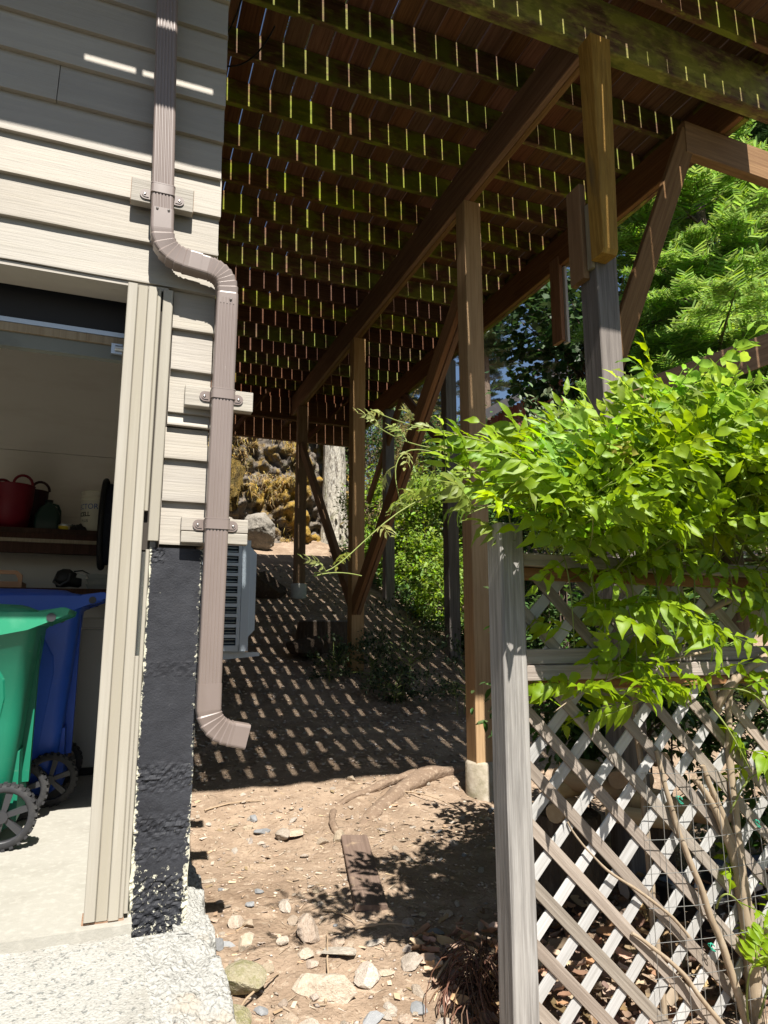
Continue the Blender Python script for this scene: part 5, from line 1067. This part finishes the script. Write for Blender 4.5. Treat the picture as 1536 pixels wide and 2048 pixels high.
def brock(label, p, s, m, seed, rz=0, rough=.06):
    me = rockmesh(seed, .9, 5)
    for v in me.vertices: v.co *= 1 + rough * fbm(v.co + Vector((seed, 0, 0)), 5, 3.2)
    me.materials.append(M[m]); o = link('boulder', me); o.location = p; o.scale = s; o.rotation_euler = (0, 0, rz); return tag(o, label, 'boulder')
brock('large pale grey boulder in the sun below the rock outcrop', (2.28, 12.45, 2.85), (.42, .35, .5), 'greyboulder', 101, .3)
brock('smaller pale boulder leaning left of the large sunlit boulder', (1.80, 12.5, 2.7), (.25, .25, .38), 'greyboulder', 102)
M['mossgold'] = mat('golden_moss', (.24,.155,.035), [((.34,.24,.09), (1,1,1), 4, .48, .62, .7), ((.08,.055,.025), (1,1,1), 3, .52, .62, .8), ((.2,.17,.04), (1,1,1), 9, .5, .66, .6)], .95, [((1,1,1), 9, 1, .12), ((1,1,1), 30, 1, .05)])
brock('golden moss-covered rock bulging from the outcrop at the left', (1.80, 12.8, 3.85), (.42, .35, .75), 'mossgold', 103, rough=.22)
brock('rounded rock in the shade beside the stump under the deck', (1.85, 7.0, .80), (.28, .25, .2), 'roughbark', 104)
brock('dark boulder in the shade behind the heat pump', (1.75, 9.3, 1.6), (.4, .35, .3), 'roughbark', 105)
t = thing('fir_tree', 'thick pale fir trunk in full sun behind the deck', 'tree', (4.02, 13.2, 2.3))
M['palebark'] = mat('pale_furrowed_bark', (.42,.385,.32), [((.12,.10,.08), (9,9,2.2), 2, .5, .58, .9), ((.62,.6,.53), (14,14,5), 2, .5, .7, .6), ((.3,.3,.14), (2,2,1), 2, .56, .7, .4)], .95, [((11,11,2.6), 2, 1, .06), ((26,26,8), 2, .6, .02)], rnd=False)
n = 48; rings = []
for z in np.linspace(-.3, 16, 90):
    r0 = .26 * (1 - z/24) + .16 * math.exp(-max(0, z)/.5)
    rings.append([((r0 + .025*abs(noise.noise((math.cos(a)*6, math.sin(a)*6, z*.8))) - .012)*math.cos(a) - .012*z, (r0 + .025*abs(noise.noise((math.cos(a)*6, math.sin(a)*6, z*.8))))*math.sin(a), z) for a in [2*math.pi*j/n for j in range(n)]])
MB().loft(rings).build('trunk', M['palebark'], t, local=True)
pl_ = []
for k in range(26):
    a = k * 2.4; z = 9 + k * .27; L = 2.4 * (1 - k/30)
    for q in range(10):
        p = Vector((math.cos(a)*L*q/10, math.sin(a)*L*q/10, z - .1*q*q/10))
        for s_ in (-1, 1): pl_.append(orient(p, (math.cos(a + s_*.9), math.sin(a + s_*.9), -.1), (0, 0, 1), .5))
v, f = scatter(SPR[0], SPR[1], pl_); o = link('crown', fast('crown', v, f), M['darkfir'], t, local=True); o['kind'] = 'stuff'
# stump under the deck
t = thing('stump', 'old cut stump standing in the shade under the deck', 'stump', (2.17, 7.5, .75)); m = MB(); n = 26
rr = [[(.30*(1 + k*.25 + .08*noise.noise((math.cos(a)*2, math.sin(a)*2, z)))*math.cos(a), .28*(1 + k*.25 + .08*noise.noise((math.cos(a)*2, math.sin(a)*2, z)))*math.sin(a), z) for a in [2*math.pi*j/n for j in range(n)]] for z, k in ((-.2, 1), (.0, .5), (.12, .1), (.33, 0), (.345, -.06))]
MB().loft(rr[:4], True, False).build('bark', M['roughbark'], t, local=True); MB().loft(rr[3:], False, True).build('cut_top', M['greywood'], t, local=True)
# far shed with red-brown boards
sd = thing('shed', 'red-brown board shed with a dark sloping roof edge beyond the wisteria', 'shed', (14.0, 20.5, gz(14, 20.5)))
M['redboard'] = wood('red_brown_board', (.17,.055,.033), (.1,.03,.02), (.22,.08,.05)); M['roof'] = mat('dark_roof', (.045,.042,.045), [((.07,.066,.066), (1,1,1), 6, .5, .7, .6)], .8)
def rz_(x): return 8.75 + (x - 11.8) * .62
for k in range(26):
    x = 11.0 + .16 * k; MB().box(x, x + .152, 20.2, 20.23, 5.0, rz_(x) - .35).build('board', M['redboard'], sd)
m = MB(); m.prism([(10.6, rz_(10.6) - .28), (15.4, rz_(15.4) - .28), (15.4, rz_(15.4)), (10.6, rz_(10.6))], 'y', 19.7, 24); m.build('roof', M['roof'], sd)
m = MB(); m.prism([(10.55, rz_(10.6) - .34), (15.45, rz_(15.4) - .34), (15.45, rz_(15.4) + .03), (10.55, rz_(10.6) + .03)], 'y', 19.64, 19.695); m.build('fascia', M['roof'], sd)
MB().box(11.0, 15.16, 20.235, 24, 4.8, 8.0).build('wall_core', M['darkroom'], sd)
